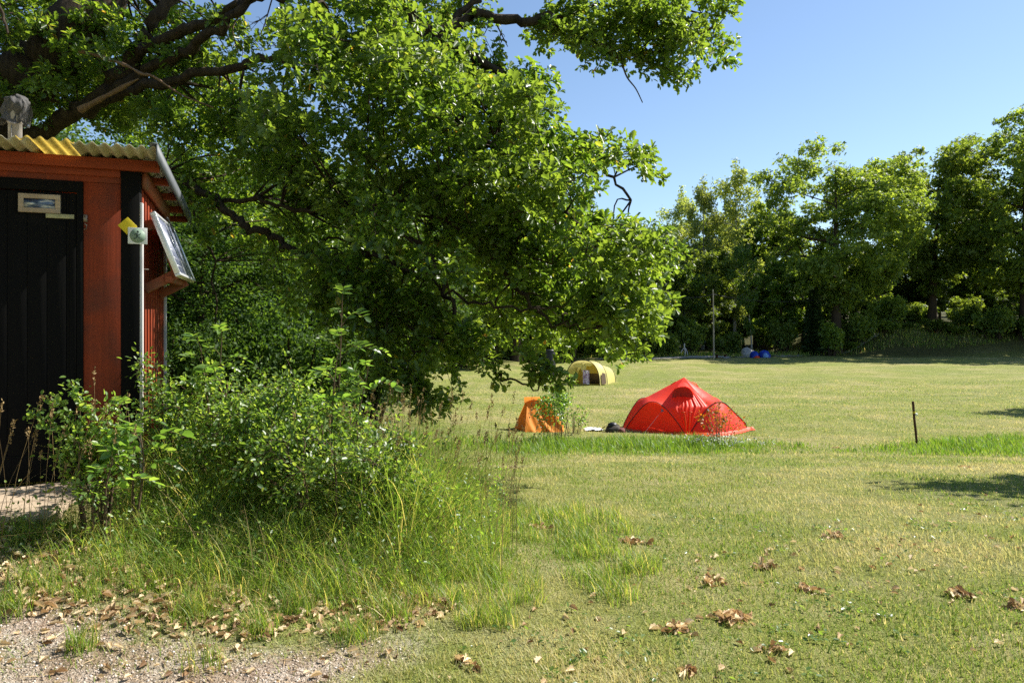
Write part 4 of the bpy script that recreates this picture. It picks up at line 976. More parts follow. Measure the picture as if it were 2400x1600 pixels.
for c0, a, b_ in (((-.3,.1,1.12), .42, .16), ((.32,.08,1.17), .36, .12), ((.05,.06,.95), .2, .3)):
    th = np.linspace(0, 2*pi, 17)[:-1]; mb.add(np.stack([c0[0]+a*np.cos(th)*.8, 0*th+c0[1]+.03*np.sin(3*th), c0[2]+b_*np.sin(th)*.8], -1), [list(range(16))])
obj('rolled_door', mb, M['tent_yellow'], yt)
mb = MB(); bx(mb, .82, .86, 1.7, 2.1, .02, .3); obj('window_flap', mb, M['grey_tarp'], yt)
tw_ = tag(thing('towel', (YB[0]-.02, YB[1]-.55, float(g(YB[0], YB[1])))), 'white and purple towel hanging at the yellow tent\'s open front', 'towel')
rows = [[[.0+.36*t_, .05*sin(9*t_)+.02, .86-.78*s+.02*sin(5*t_)] for t_ in np.linspace(0,1,14)] for s in np.linspace(0,1,10)]
mb = MB(); sheet_mesh(mb, rows); obj('cloth', mb, M['towel'], tw_, True)
mb = MB(); tube(mb, [(-.1,.02,.87),(.5,.02,.87)], .008, 5); tube(mb, [(-.1,.02,-.1),(-.1,.02,.88)], .008, 5); obj('line', mb, M['wire'], tw_)

# white sheet and bag by the red tent
p = ground_at(1391, 1008); mb = MB(); rr_ = np.random.default_rng(4); rows = []
for s in np.linspace(-1,1,9): rows.append([[.24*t_+.02*rr_.normal(), .3*s+.02*rr_.normal(), .03+.035*rr_.random()*(1-t_*t_)] for t_ in np.linspace(-1,1,13)])
sheet_mesh(mb, rows); o = obj('white_cloth', mb, M['white']); o.location = p; tag(o, 'crumpled white cloth lying on the grass left of the dark bag', 'cloth')
def lump(w_, d_, h_, seed, n_=18):
    rr_ = np.random.default_rng(seed); V = []; 
    for i in range(9):
        ph = pi/2*i/8
        for j in range(n_):
            a = 2*pi*j/(n_-1); k = 1+.35*(vnoise(np.array(3*cos(a)+seed), np.array(3*sin(a)+ph*3))-.5)
            V.append((w_*cos(a)*cos(ph)*k, d_*sin(a)*cos(ph)*k, h_*sin(ph)**.8*k))
    mb = MB(); mb.add(V, grid_faces(9, n_)); return mb
p = ground_at(1437, 1012); bg_ = tag(thing('bag', tuple(p)), 'heap of dark bags on the grass at the red tent\'s left corner', 'bag')
obj('pack', lump(.24, .18, .20, 1), M['bag'], bg_, True); o = obj('pack', lump(.14, .11, .11, 2), M['black_plastic'], bg_, True); o.location = (-.02, 0, .15); o = obj('jacket', lump(.15, .12, .13, 3), M['bag_red'], bg_, True); o.location = (.18, -.05, 0)
mb = MB(); tube(mb, smooth_line([(-.2,-.05,.05),(-.33,-.06,.07),(-.22,-.1,.17)], 5), .012, 5); obj('strap', mb, M['black_plastic'], bg_, True)

# post, bin, pole, far tarps
p = ground_at(2149, 1046); po = tag(thing('marker_post', tuple(p)), 'thin rusty post standing in the lush grass at the right', 'post'); po.rotation_euler = (0, radians(-5), 0)
hp = 106*p[1]/F
mb = MB(); tube(mb, [(0,0,-.1),(0.005,0,hp*.3),(-.004,0,hp*.6),(0,0,hp)], [.026,.027,.026,.027], 7); obj('stake', mb, M['rust'], po, True)
mb = MB(); tube(mb, [(0,0,hp*.735),(0,0,hp*.78)], .029, 8); obj('yellow_band', mb, M['yellow_sign'], po, True)
mb = MB(); bx(mb, .015, .06, -.035, .03, hp*.69, hp*.735); obj('white_tag', mb, M['white'], po, True)
p = P(1287, 850, 46); zg = float(g(p[0], 46))
bn = tag(thing('rubbish_bin', (p[0], 46, zg)), 'black bin in the shade behind the yellow tunnel tent', 'bin')
bh = CZ+(800-819)/F*46 - zg
mb = MB(); tube(mb, [(0,0,0),(0,0,bh*.12),(0,0,bh*.8),(0,0,bh*.94)], [.40,.43,.40,.36], 16); obj('body', mb, M['black_plastic'], bn, True)
mb = MB(); tube(mb, [(0,0,bh*.94),(0,0,bh*.96),(0,0,bh)], [.40,.41,.33], 16); obj('rim', mb, M['black_plastic'], bn, True)
mb = MB(); bx(mb, -.46, -.40, -.30, -.1, bh*.35, bh*.6); obj('white_bag', mb, M['white'], bn)
p = ground_at(1673, 841); hp = p[1]*163/F
pl = tag(thing('utility_pole', tuple(p)), 'pale wooden pole standing alone before the far wood', 'pole')
mb = MB(); tube(mb, [(0,0,-.2),(-.03,0,hp*.5),(-.08,0,hp)], [.085,.07,.055], 10); obj('mast', mb, M['pole_wood'], pl, True)
mb = MB(); tube(mb, [(-.2,0,hp*.93),(.05,0,hp*.93)], .02, 6); obj('bracket', mb, M['steel'], pl)
mb = MB(); a = np.array([p[0]-.08, p[1], p[2]+hp*.93]); b_ = P(1935, 700, 77); c_ = P(1540, 680, 70)
for e0, e1 in ((a, b_), (a, c_)):
    s = np.linspace(0,1,14)[:,None]; ln = e0*(1-s)+e1*s; ln[:,2] -= .5*(1-(2*s[:,0]-1)**2); tube(mb, ln, .022, 4)
tag(obj('overhead_wire', mb, M['wire']), 'thin black wire from the pale pole into the trees', 'wire')
p = ground_at(1752, 836); o = tag(thing('tarpaulin', tuple(p)), 'grey tarpaulin heap beside the blue one under the far trees', 'tarpaulin')
obj('sheet', lump(.72, .6, .85, 7), M['grey_tarp'], o, True); 
p = ground_at(1768, 838); o = tag(thing('tarpaulin', tuple(p)), 'blue tarpaulin with a light blue patch under the far trees', 'tarpaulin')
q = obj('sheet', lump(.42, .5, .62, 8), M['blue_tarp'], o, True); q = obj('sheet', lump(.55, .5, .68, 9), M['blue_tarp'], o, True); q.location = (1.05,.2,0)
q = obj('patch', lump(.28, .2, .42, 10), M['light_blue_tarp'], o, True); q.location = (.95,-.42,.03); q = obj('flap', lump(.3, .3, .25, 11), M['tent_skirt'], o, True); q.location = (.1,-.35,-.05)
p = ground_at(1690, 839); o = tag(thing('bench', tuple(p), .1), 'low dark bench right of the pale pole\'s foot', 'bench')
mb = MB(); bx(mb, -.55, .55, -.2, .2, .32, .38); obj('seat', mb, M['rust'], o)
for sx in (-.42, .42): mb = MB(); bx(mb, sx-.05, sx+.05, -.17, .17, -.05, .318); obj('leg', mb, M['rust'], o)
p = ground_at(1703, 839); o = obj('stone_slab', lump(.34, .25, .12, 12), M['rock']); o.location = p; tag(o, 'pale stone lying at the right end of the dark bench', 'stone')
p = ground_at(1552, 826); o = tag(thing('dead_stump', (p[0], 73.5, float(g(p[0], 73.5)))), 'pale forked dead stump in front of the far bushes', 'stump')
mb = MB(); tube(mb, smooth_line([(0,0,-.1),(.03,0,.6),(-.05,0,1.0),(-.03,0,1.35)],4), .07, 6); tube(mb, smooth_line([(.02,0,.9),(.2,0,.6),(.28,0,.2)],4), .05, 5); tube(mb, smooth_line([(-.02,0,.95),(-.25,0,.7),(-.38,0,.4)],4), .045, 5); obj('wood', mb, M['pale_wood'], o, True)
p = P(978, 862, 44); zg = float(g(p[0], 44)); o = tag(thing('barrel', (p[0], 44, zg)), 'small dark red barrel with a white lid at the lawn\'s left edge', 'barrel')
mb = MB(); tube(mb, [(0,0,0),(0,0,.3),(0,0,.55),(0,0,.72)], [.20,.23,.22,.17], 14); obj('drum', mb, M['bag_red'], o, True)
mb = MB(); tube(mb, [(0,0,.722),(0,0,.78),(0,0,.92),(0,0,.98)], [.20,.2,.13,.04], 14); obj('lid', mb, M['white'], o, True)

# ------------------------------------------------------------------ near bushes, seedlings, saplings
def near_bush(seed, W, D, H, nst, n, leaf, arch_=.3, tmpl=HEX):
    rng = np.random.default_rng(seed); tm, cm = MB(), MB(); cen, dirs = [], []
    for i in range(nst):
        a = rng.random()*2*pi; r = rng.random()**.5; b0 = np.array([.22*W*r*cos(a), .22*D*r*sin(a), -.06])
        hh = H*rng.uniform(.55, 1.0)*(1-.35*r*r); e = np.array([W*.5*r*cos(a), D*.5*r*sin(a), hh])
        ln = smooth_line([b0, b0*.5+e*.5+np.array([0,0,arch_*H*.5])+rng.normal(0,.04*W,3)*[1,1,.5], e, e+np.array([.12*W*cos(a), .12*D*sin(a), -.06*H*rng.random()])], 6)
        tube(tm, ln, np.linspace(.008, .002, len(ln)), 4, False)
        for q in range(5, len(ln)):
            cen.append(ln[q]); dirs.append(ln[q]-ln[q-1])
            if rng.random() < .55:
                e2 = ln[q] + rdir(1, rng)[0]*rng.uniform(.1,.28)*min(W, 1.1)*np.array([1,1,.7]) + np.array([0,0,.05])
                l2 = np.array([ln[q], (ln[q]+e2)/2+rng.normal(0,.012,3), e2]); tube(tm, l2, [.003,.002,.0015], 3, False)
                for s in (.45, .75, 1.0): cen.append(ln[q]*(1-s)+e2*s); dirs.append(e2-ln[q])
    cen = np.array(cen); dirs = nrm(np.array(dirs)); cen[:,2] = np.maximum(cen[:,2], .04); ii = rng.integers(0, len(cen), n)
    off = rng.normal(0, .032, (n,3)); pos = cen[ii]+off
    nv = nrm(np.array([0,0,.8]) + .25*SV + .6*rng.normal(size=(n,3)))
    scatter(cm, tmpl[0], tmpl[1], pos, frames(nrm(off+.015*rng.normal(size=(n,3))+.02*dirs[ii]), nv), leaf*rng.uniform(.55, 1.3, n))
    return tm.mesh('stems', True), cm.mesh('foliage')
def put_bush(x, y, mesh, m_, lab, name='bush', cat='bush', group=None):
    return add_plant(name, mesh, (M['twig'], m_), (x, y, float(g(x, y))), 0, (1,1,1), lab, cat, group, ('stems', 'foliage'))
SL = M['shrub_leaf']
put_bush(-1.84, 5.36, near_bush(41, 1.5, .9, 1.0, 46, 10500, .034), SL, 'large small-leaved rose bush hiding the foot of the shed\'s side wall', 'rose_bush')
put_bush(-1.16, 4.82, near_bush(42, 1.15, .85, .85, 34, 7500, .034), SL, 'rose bush right of the largest one, below the tall ash seedling', 'rose_bush')
put_bush(-.85, 5.0, near_bush(43, .8, .7, .50, 20, 2600, .033), SL, 'low rose bush sinking into the tall grass at the right', 'rose_bush')
put_bush(-2.44, 4.36, near_bush(44, .36, .32, .78, 13, 1400, .031), SL, 'small bush in front of the shed\'s black door', 'rose_bush')
put_bush(-2.50, 5.28, near_bush(45, .34, .3, 1.15, 7, 520, .034, .1), SL, 'thin climbing shoots up the shed\'s corner', 'climbing_shoots', 'plant')
# a low branch of the small bush reaching left across the door
mbs, mbl = MB(), MB(); rr_ = np.random.default_rng(61)
for e in (P(72, 962, 4.3), P(120, 935, 4.35), P(165, 895, 4.4), P(235, 1000, 4.3)):
    s0 = np.array([-2.42, 4.38, float(g(-2.42,4.38))]); ln = smooth_line([s0, (s0*.45+e*.55)+[0.05,0,.12], e], 12); tube(mbs, ln-s0, np.linspace(.006,.0015,len(ln)), 4)
    pos = np.repeat(ln[8:], 12, 0); pos = pos + rr_.normal(0, .022, pos.shape); n_ = len(pos)
    scatter(mbl, HEX[0], HEX[1], pos-s0, frames(rdir(n_, rr_)+[0,0,.2], nrm(np.array([0,-.2,.8])+.5*rr_.normal(size=(n_,3)))), .036*rr_.uniform(.6,1.2,n_))
add_plant('sprig', (mbs.mesh('stems', True), mbl.mesh('foliage')), (M['twig'], SL), tuple(s0), 0, (1,1,1), 'leafy sprig reaching left across the black door', 'sprig', None, ('stems', 'foliage'))

def ash(base, tops, seed, lab, leafy=9):
    rng = np.random.default_rng(seed); tm, cm = MB(), MB(); b0 = np.array([base[0], base[1], float(g(*base))])
    def pinnate(p, d, Ln):
        d = nrm(np.array(d)); e = p + d*Ln; ln = smooth_line([p, (p+e)/2+[0,0,.03], e+[0,0,-.05*Ln/.2]], 6); tube(tm, ln-b0, np.linspace(.0025,.001,len(ln)), 4)
        k = 5; side = nrm(np.cross(d, [0,0,1.])+1e-6); pos, ax = [ln[-1]], [nrm(ln[-1]-ln[-3])]
        for i in range(k):
            q = ln[int(3+i*(len(ln)-5)/(k-1))]
            for s in (-1, 1): pos.append(q); ax.append(nrm(side*s*.9 + d*.55 + rng.normal(0,.12,3)))
        pos, ax = np.array(pos), np.array(ax); nv = nrm(np.array([0,0,1.]) + .35*rng.normal(size=(len(pos),3)) + rng.normal(0,.35,3))
        scatter(cm, HEX[0]*np.array([.85,1,1]), HEX[1], pos-b0, frames(ax, nv), Ln*.33*rng.uniform(.8,1.15,len(pos)))
    for tp in tops:
        tp = np.array(tp); ln = smooth_line([b0+[0,0,-.03], b0*.4+tp*.6+rng.normal(0,.03,3), tp], 10); tube(tm, ln-b0, np.linspace(.009,.003,len(ln)), 6)
        for i in range(leafy):
            s = .45+.55*i/(leafy-1); q = ln[min(len(ln)-1, int(s*(len(ln)-1)))]; a = i*2.1+rng.random()
            pinnate(q, [cos(a), sin(a), .35+.3*s], rng.uniform(.17,.29)*(1 if i < leafy-2 else .75))
    return add_plant('ash_seedling', (tm.mesh('stem', True), cm.mesh('leaves')), (M['twig'], M['ash_leaf']), tuple(b0), 0, (1,1,1), lab, 'seedling', 'ash seedlings among the bushes', ('stem', 'leaves'))
ash((-1.30, 5.35), [P(802, 705, 5.3)], 71, 'tallest ash seedling, its yellow-green top above the bushes', 9)
ash((-1.22, 5.10), [P(790, 835, 5.05), P(868, 842, 5.15)], 72, 'ash seedling with broad leaflets, right below the tallest one', 7)
ash((-2.1, 5.35), [P(520, 792, 5.4), P(470, 815, 5.4)], 73, 'ash seedling topping the large rose bush', 6)
ash((-2.3, 4.5), [P(300, 962, 4.6), P(330, 1020, 4.5)], 74, 'ash seedling with pale leaflets beside the shed\'s corner', 6)
ash((-2.36, 4.3), [P(265, 1075, 4.25)], 75, 'lowest ash seedling, near the right end of the wooden step', 5)

def sapling(px, py, H, W, seed, n, leaf, m_, lab, name='sapling'):
    p = ground_at(px, py); return add_plant(name, near_bush(seed, W, W*.9, H, 11, n, leaf, .15), (M['twig'], m_), tuple(p), 0, (1,1,1), lab, 'sapling', None, ('stems', 'foliage'))
sapling(1312, 1043, 1.7, .95, 81, 1500, .062, M['ash_leaf'], 'green sapling in front of the orange tent')
sapling(1345, 1015, .8, .8, 84, 260, .07, M['ash_leaf'], 'lower shoots right of the green sapling, toward the dark bags')
sapling(1688, 1046, 1.0, .8, 82, 420, .06, M['rust_leaf'], 'orange-leaved sapling in front of the red tent')
# a young tree beyond the right border; only its shadow reaches the lawn
YT = gen_tree(91, 6.2, 3.2, .25, .09, 12, 90, 40, .16, HEX, clump_r=.5)
add_plant('young_tree', YT, (FB, FL), (22.3, 27.6, float(g(22.3,27.6))), 2, (1,1,1), 'young tree beyond the right border, level with the red tent', 'tree')
add_plant('young_tree', YT, (FB, FL), (10.1, 10.0, float(g(10.1,10.0))), 0, (1,1,1), 'young tree beyond the right border whose shadow streaks the near lawn', 'tree')

# ------------------------------------------------------------------ grasses and litter
def blades(x, y, h, wd, lean, rng, segs=1, z0=None, maxlean=.6):
    """curved tapering blades; returns a mesh collection"""
    n = len(x); z = g(x, y) if z0 is None else z0; az = rng.random(n)*2*pi; b = np.stack([x, y, z-.004], -1)
    d = np.stack([np.cos(az), np.sin(az), 0*az], -1); sd = np.stack([-np.sin(az+.6*rng.normal(size=n)), np.cos(az), 0*az], -1)
    lv = lean*rng.uniform(.2, 1.0, n); V = []
    for i in range(segs+1):
        s = i/segs; c = b + d*(lv*h*s**1.8)[:,None]; c[:,2] += h*s*(1-.35*lv*s)
        if i < segs: wv = (wd*(1-s*.75)/2)[:,None]; V += [c-sd*wv, c+sd*wv]
        else: V += [c]
    V = np.stack(V, 1); k = 2*segs+1; off = np.arange(n)*k; mb = MB()
    fs = []
    if segs > 1: fs.append(np.concatenate([off[:,None]+np.array([[2*i, 2*i+1, 2*i+3, 2*i+2]]) for i in range(segs-1)]))
    fs.append(off[:,None]+np.array([[2*segs-2, 2*segs-1, 2*segs]]))
    return mb.add(V.reshape(-1,3), *fs)
rg = np.random.default_rng(201)
SHB = lambda x, y: (lambda lx, ly: (lx < .02) & (ly > -.95))((x+2.74)*cos(AL)+(y-5.4)*sin(AL), -(x+2.74)*sin(AL)+(y-5.4)*cos(AL))
WEED = np.array([(-3.4,4.18),(-2.85,4.05),(-2.3,3.92),(-1.65,3.78),(-1.1,3.78),(-.72,3.98),(-.42,4.3),(-.16,4.75),(-.02,5.3),(-.02,5.9),(-.5,6.8),(-1.5,7.3),(-2.6,6.9),(-2.3,5.5),(-2.5,5.05),(-3.4,4.45)])
n_ = 520000; d = 2.4*(46/2.4)**(rg.random(n_)**.92); x = d*rg.uniform(-.86, .86, n_); y = d
keep = (rg.random(n_) > gravel_mask(x, y)*.97) & ~SHB(x, y) & ~((x < -.6*(y-5)-1) & (y > 8.5) & (y < 40)); x, y = x[keep], y[keep]
dry = vnoise(x*.8+4, y*1.3); keep = rg.random(len(x)) < .55+.6*dry; x, y, dry = x[keep], y[keep], dry[keep]
h = (.022+.034*rg.random(len(x))**1.6)*(.7+.7*vnoise(x*1.7, y*1.7+3))*np.minimum(1+y/45, 1.6); 
o = obj('lawn_grass', blades(x, y, h, .0034*(1+y/5.5)*rg.uniform(.7,1.3,len(x)), .95, rg, 1), M['lawn_grass']); tag(o, 'short dry summer lawn grass', 'grass', kind='stuff')
print('lawn', len(x))
def in_weed(n, poly=WEED):
    lo, hi = poly.min(0), poly.max(0); q = lo+rg.random((n,2))*(hi-lo); k = in_poly(q[:,0], q[:,1], poly) & ~SHB(q[:,0], q[:,1]); return q[k,0], q[k,1]
x, y = in_weed(66000); e = np.clip((y-3.75-.25*sstep(-1.5,-3,x))/.95, 0, 1); k = rg.random(len(x)) < .25+.85*e; x, y, e = x[k], y[k], e[k]; h = (.08+.52*rg.random(len(x))**1.4)*(.32+.68*e)*(.55+.8*vnoise(x*3, y*3))*(1+.5*sstep(-1.3,-.8,x)*sstep(4.2,4.9,y))*(1-.75*sstep(-.75,.05,x+.25*(vnoise(x*5,y*5)-.5)))
o = obj('tall_grass', blades(x, y, h, .0043*rg.uniform(.6,1.4,len(x)), 1.2, rg, 4), M['tall_grass']); tag(o, 'tall tangled grass round the rose bushes', 'grass', kind='stuff')
x, y = in_weed(17000); k = y > 3.95+.2*vnoise(x*2, y); x, y = x[k], y[k]; n_ = len(x); h = .02+rg.random(n_)**1.5*(.14+.34*np.clip((y-4)/.7,0,1)); 
mb = MB(); scatter(mb, HEX[0], HEX[1], np.stack([x, y, g(x,y)+h], -1), frames(rdir(n_, rg)+[0,0,.25], nrm(np.array([0,-.1,.8])+.2*SV+.6*rg.normal(size=(n_,3)))), .023*rg.uniform(.5,1.5,n_))
tag(obj('herb_leaves', mb, SL), 'small leafy herbs tangled in the tall grass', 'weeds', kind='stuff')
# fringe of tufts along the weeds and the gravel
tx, ty = [], []
for c, r_, n_ in [((rg.uniform(-3.2,.2), rg.uniform(3.5,4.6)), .09, 90) for _ in range(46)] + [(tuple(ground_at(190,1518)[:2]), .07, 130), (tuple(ground_at(40,1240)[:2]), .2, 160), (tuple(ground_at(120,1230)[:2]), .2, 160), (tuple(ground_at(480,1560)[:2]), .1, 60)] + [((rg.uniform(-.6,.9), rg.uniform(4.2,6.8)), .14, 130) for _ in range(46)]:
    a = rg.random(n_)*2*pi; q = r_*rg.random(n_)**.6; tx.append(c[0]+q*np.cos(a)); ty.append(c[1]+q*np.sin(a))
x, y = np.concatenate(tx), np.concatenate(ty); k = ~SHB(x, y); x, y = x[k], y[k]
o = obj('grass_tufts', blades(x, y, rg.uniform(.05,.19,len(x)), .005*rg.uniform(.6,1.4,len(x)), .9, rg, 3), M['tall_grass']); tag(o, 'loose grass tufts at the edge of the gravel and the weeds', 'grass', kind='stuff')
# lush strips the mower left
for poly_px, lab in (([(1090,1060),(1500,1064),(1850,1058),(1800,1036),(1640,1030),(1400,1034),(1120,1030)], 'lush green grass strip left unmown before the tents'),
                     ([(2110,1062),(2230,1070),(2480,1070),(2480,1030),(2280,1026),(2150,1038)], 'lush green grass strip left unmown at the marker post'),
                     ([(1180,1290),(1290,1330),(1330,1240),(1230,1190),(1170,1200)], 'greener patch of grass at the right of the weeds')):
    poly = np.array([ground_at(*q)[:2] for q in poly_px]); near = poly[:,1].mean() < 9; ex = .5 if near else 1.6
    lo, hi = poly.min(0)-ex, poly.max(0)+ex; q = lo+rg.random((60000,2))*(hi-lo); x, y = q[:,0], q[:,1]
    inn_ = sum(in_poly(x+ex*(.7*cos(a)+1.2*(vnoise(x*.9+a, y*.9)-.5)), y+ex*.35*sin(a)+ex*.5*(vnoise(x*.7, y*2+a)-.5), poly)*1.0 for a in np.arange(8)*.785)/8
    k = rg.random(len(x)) < inn_**1.3*(.35+.9*vnoise(x*1.6, y*3)); x, y, inn_ = x[k], y[k], inn_[k]
    h = (rg.uniform(.04,.11,len(x)) if near else rg.uniform(.08,.34,len(x))*(.35+.95*vnoise(x*1.2, y*1.2)))*(.3+.7*inn_)
    o = obj('lush_grass', blades(x, y, h, (.005 if near else .016)*rg.uniform(.6,1.4,len(x)), .7, rg, 3), M['lush_grass']); tag(o, lab, 'grass', kind='stuff')
# grass along the far wood edge
x = rg.uniform(-18, 58, 16000); y = 68+.17*np.maximum(x,0)+rg.uniform(2.2, 9, 16000); o = obj('edge_grass', blades(x, y, rg.uniform(.25,.7,len(x)), .05*rg.uniform(.6,1.4,len(x)), .6, rg, 2), M['tall_grass']); tag(o, 'rough uncut grass along the far wood edge', 'grass', kind='stuff')
# stalks with seed heads
def stalks(spots, name, lab, dark):
    st_, hd = MB(), MB()
    for (x_, y_, h_, lx, ly) in spots:
        b0 = np.array([x_, y_, float(g(x_, y_))]); e = b0+np.array([lx, ly, h_]); ln = smooth_line([b0, (b0+e)/2-[lx*.15,ly*.15,0], e], 5); tube(st_, ln, np.linspace(.0022,.0012,len(ln)), 3, False)
        dv = nrm(ln[-1]-ln[-2]); hl = rg.uniform(.05,.12); k = 26; t_ = rg.random(k); ps = e + dv*(hl*t_)[:,None] + rg.normal(0,.0045,(k,3))
        scatter(hd, RHO[0]*[.7,1,1], RHO[1], ps, frames(dv+.45*rg.normal(size=(k,3)), rdir(k, rg)), .016*rg.uniform(.7,1.3,k))
    o = thing(name, (0,0,0)); tag(o, lab, 'grass', kind='stuff')
    obj('stems', st_, M['tall_grass'] if not dark else M['seed'], o); obj('seed_heads', hd, M['seed'], o); return o
sp_ = [(rg.uniform(-3.25,-2.2), rg.uniform(4.1,4.55), rg.uniform(.35,.75), rg.uniform(-.05,.18), rg.uniform(-.05,.05)) for _ in range(34)]
sp_ += [(float(P(225,900,4.75)[0]), 4.75, .78, -.01, 0), (float(P(205,900,4.7)[0]), 4.7, .66, -.05, 0), (float(P(280,900,4.7)[0]), 4.7, .70, .05, 0)]
stalks(sp_, 'seeding_grass', 'reddish seeding grass stalks in front of the step', True)
sp_ = [(rg.uniform(-1.3,.05), rg.uniform(4.6,6.6), rg.uniform(.45,.95), rg.uniform(-.05,.2), rg.uniform(-.06,.06)) for _ in range(120)]
stalks(sp_, 'seeding_grass', 'purplish seeding grass stalks rising from the weeds before the lawn', True)
x, y = in_weed(1500); k = (y > 4.0); x, y = x[k], y[k]
tag(obj('dry_stalks', blades(x, y, rg.uniform(.18,.62,len(x)), .0038*rg.uniform(.6,1.5,len(x)), 1.7, rg, 5), M['seed']), 'bent dead straw stalks among the weeds', 'grass', kind='stuff')
x, y = in_weed(5200, np.vstack([GRAVEL[:9]+[0,.25], GRAVEL[9:]])); n_ = len(x); mb = MB()
scatter(mb, RHO[0]*[.09,1,.3], RHO[1], np.stack([x, y, g(x,y)+.008], -1), frames(rdir(n_, rg)*[1,1,.12], np.array([0,0,1.])+.25*rg.normal(size=(n_,3))), rg.uniform(.02,.09,n_))
tag(obj('straw_bits', mb, M['dry_leaf']), 'short bits of straw and twig strewn on the gravel', 'litter', kind='stuff')
# leaf litter
def litter(x, y, size, rng, flat=.75, zoff=.012):
    n = len(x); pos = np.stack([x, y, g(x, y)+zoff], -1); ax = rng.normal(size=(n,3))*[1,1,.22]; nv = np.array([0,0,1.])+flat*.55*rng.normal(size=(n,3))
    tv = OAK[0].copy(); tv[:,2] = .7*np.abs(tv[:,0]) - .6*(tv[:,1]-.5)**2 + .1; mb = MB(); scatter(mb, tv, OAK[1], pos, frames(ax, nv), size); return mb
q = []
for poly, n_ in ((np.array([(-3.6,4.3),(-2.9,3.75),(-2.1,3.55),(-1.2,3.5),(-.5,3.75),(-.25,4.1),(-.6,4.25),(-1.2,3.95),(-2.2,4.15),(-3.2,4.6)]), 3600), (GRAVEL, 2800), (np.array([(-.6,3.5),(.3,4.3),(1.5,5.5),(6,9),(3.2,3.2),(-.2,2.8)]), 900)):
    q.append(np.stack(in_weed(n_, poly), -1))
q = np.concatenate(q); n_ = len(q); o = obj('leaf_litter', litter(q[:,0], q[:,1], .033*rg.uniform(.25,1.9,n_), rg), M['dry_leaf']); tag(o, 'dry oak leaves scattered over gravel and grass', 'leaf litter', kind='stuff'); print('litter', n_)
x, y = in_weed(52000, GRAVEL); k = rg.random(len(x)) < gravel_mask(x, y); x, y = x[k], y[k]; n_ = len(x)
OCT = np.array([(1,0,0),(0,1,0),(-1,0,0),(0,-1,0),(0,0,.7),(0,0,-.7)]); OF = np.array([[0,1,4],[1,2,4],[2,3,4],[3,0,4],[1,0,5],[2,1,5],[3,2,5],[0,3,5]])
mb = MB(); scatter(mb, OCT, [OF], np.stack([x, y, g(x,y)+.001], -1), frames(rdir(n_, rg)*[1,1,.3], np.array([0,0,1.])+.4*rg.normal(size=(n_,3))), .0033*rg.uniform(.5,2.2,n_)**1.25)
m, n, b = mat('gravel_stone'); gi = nd(n, 'ShaderNodeNewGeometry'); r = ramp(n, [(0, (.23,.17,.125)), (.5, (.42,.335,.26)), (.85, (.54,.465,.39)), (1, (.70,.65,.59))]); L(n, gi.outputs['Random Per Island'], r.inputs[0]); L(n, r.outputs[0], b.inputs['Base Color']); b.inputs['Roughness'].default_value = .9
tag(obj('gravel', mb, m), 'loose pinkish grey gravel in the lower left', 'gravel', kind='stuff')
# small broad-leaved weeds in the lawn
q = np.stack(in_weed(900, np.array([(-.4,3.3),(.2,4.6),(.6,6.5),(5.5,8),(3.6,3.2),(-.2,2.6)])), -1); v_ = vnoise(q[:,0]*2.2, q[:,1]*2.2); q = q[v_ > .5]; ii = np.repeat(np.arange(len(q)), 6); n_ = len(ii)
mb = MB(); px_ = q[ii]+rg.normal(0,.03,(n_,2)); scatter(mb, HEX[0], HEX[1], np.stack([px_[:,0], px_[:,1], g(px_[:,0],px_[:,1])+.02], -1), frames(rdir(n_, rg)*[1,1,.3]+[0,0,.15], np.array([0,0,1.])+.35*rg.normal(size=(n_,3))), .026*rg.uniform(.5,1.4,n_))
tag(obj('clover', mb, M['ash_leaf']), 'small broad-leaved weeds in the lawn', 'weeds', kind='stuff')
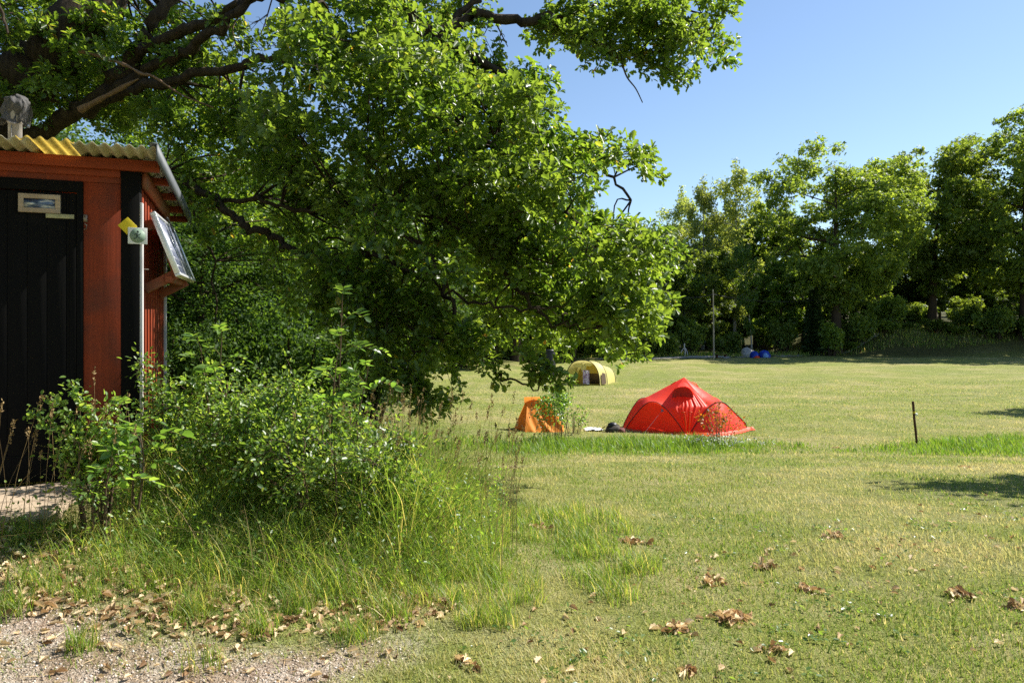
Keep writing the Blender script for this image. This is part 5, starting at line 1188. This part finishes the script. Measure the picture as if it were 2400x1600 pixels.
# pale flowers in the lush strip and a few pink and yellow blooms by the step
p = ground_at(1690, 1050); n_ = 260; mb = MB(); c = np.stack([p[0]+rg.normal(0,.45,n_), p[1]+rg.normal(0,.25,n_), np.zeros(n_)], -1); c[:,2] = g(c[:,0], c[:,1])+rg.uniform(.12,.3,n_)
scatter(mb, HEX[0], HEX[1], c, frames(rdir(n_, rg), np.array([0,-.3,1.])+.4*rg.normal(size=(n_,3))), .05*rg.uniform(.6,1.3,n_)); tag(obj('pale_flowers', mb, M['white_leaf'] if 'white_leaf' in M else leaf_mat('white_petal', G3((.3,.36,.26),(.45,.5,.38),(.62,.65,.55)), (1.2,1.2,1.1), .3)), 'pale flower heads in the grass strip before the red tent', 'flowers', kind='stuff')

# heaps of dry leaves on the lawn: each a thing of its own
HE = [(1265,1238,.16,9,'small heap of dry leaves in the green patch by the weeds'), (1485,1272,.24,16,'wide dry leaf heap, second nearest to the weeds'), (1585,1478,.17,22,'dark brown curled leaf heap low in the lawn'),
      (1722,1452,.25,34,'largest and palest dry leaf heap on the lawn'), (1668,1367,.24,16,'stretched leaf heap above the largest one'), (1795,1333,.17,16,'grey brown leaf heap in the middle of the lawn'), (1892,1387,.20,12,'flat pale strip of dry leaves right of the largest heap'),
      (1952,1258,.17,12,'dark and pale leaf heap toward the marker post'), (2257,1398,.20,20,'two-toned dry leaf heap near the right border'), (1090,1562,.10,7,'few pale leaves at the lower edge of the lawn'), (1812,1525,.15,10,'small leaf heap just below the largest one'),
      (1610,1580,.11,6,'pair of pale leaves at the bottom of the lawn'), (2390,1425,.14,12,'leaf heap cut by the right border'), (1205,1098,.22,10,'dark leaf clump where the weeds meet the lawn'), (1960,1050,.25,10,'small dark clump on the lawn between red tent and marker post'), (2265,1096,.2,8,'small brown clump below the lush strip at the right')]
for i, (px, py, r_, n_, lab) in enumerate(HE):
    p = ground_at(px, py); rr_ = np.random.default_rng(300+i); n_ = int(n_*1.7); a = rr_.random(n_)*2*pi; r_ *= .85; q = r_*.5*rr_.random(n_)**.85
    x, y = q*np.cos(a)*1.1, q*np.sin(a)*.8; tv = OAK[0].copy(); tv[:,2] = .8*np.abs(tv[:,0]) - .6*(tv[:,1]-.5)**2+.06; mb = MB()
    scatter(mb, tv, OAK[1], np.stack([x, y, .008+.025*rr_.random(n_)*(1-(q/(r_*.5))**2)+g(p[0]+x, p[1]+y)-p[2]], -1), frames(rr_.normal(size=(n_,3))*[1,1,.25], np.array([0,0,.9])+.45*rr_.normal(size=(n_,3))), .055*rr_.uniform(.45,1.3,n_))
    o = obj('dry_leaf_heap', mb, M['dry_leaf']); o.location = p; tag(o, lab, 'leaf heap', 'heaps of dry leaves on the lawn')
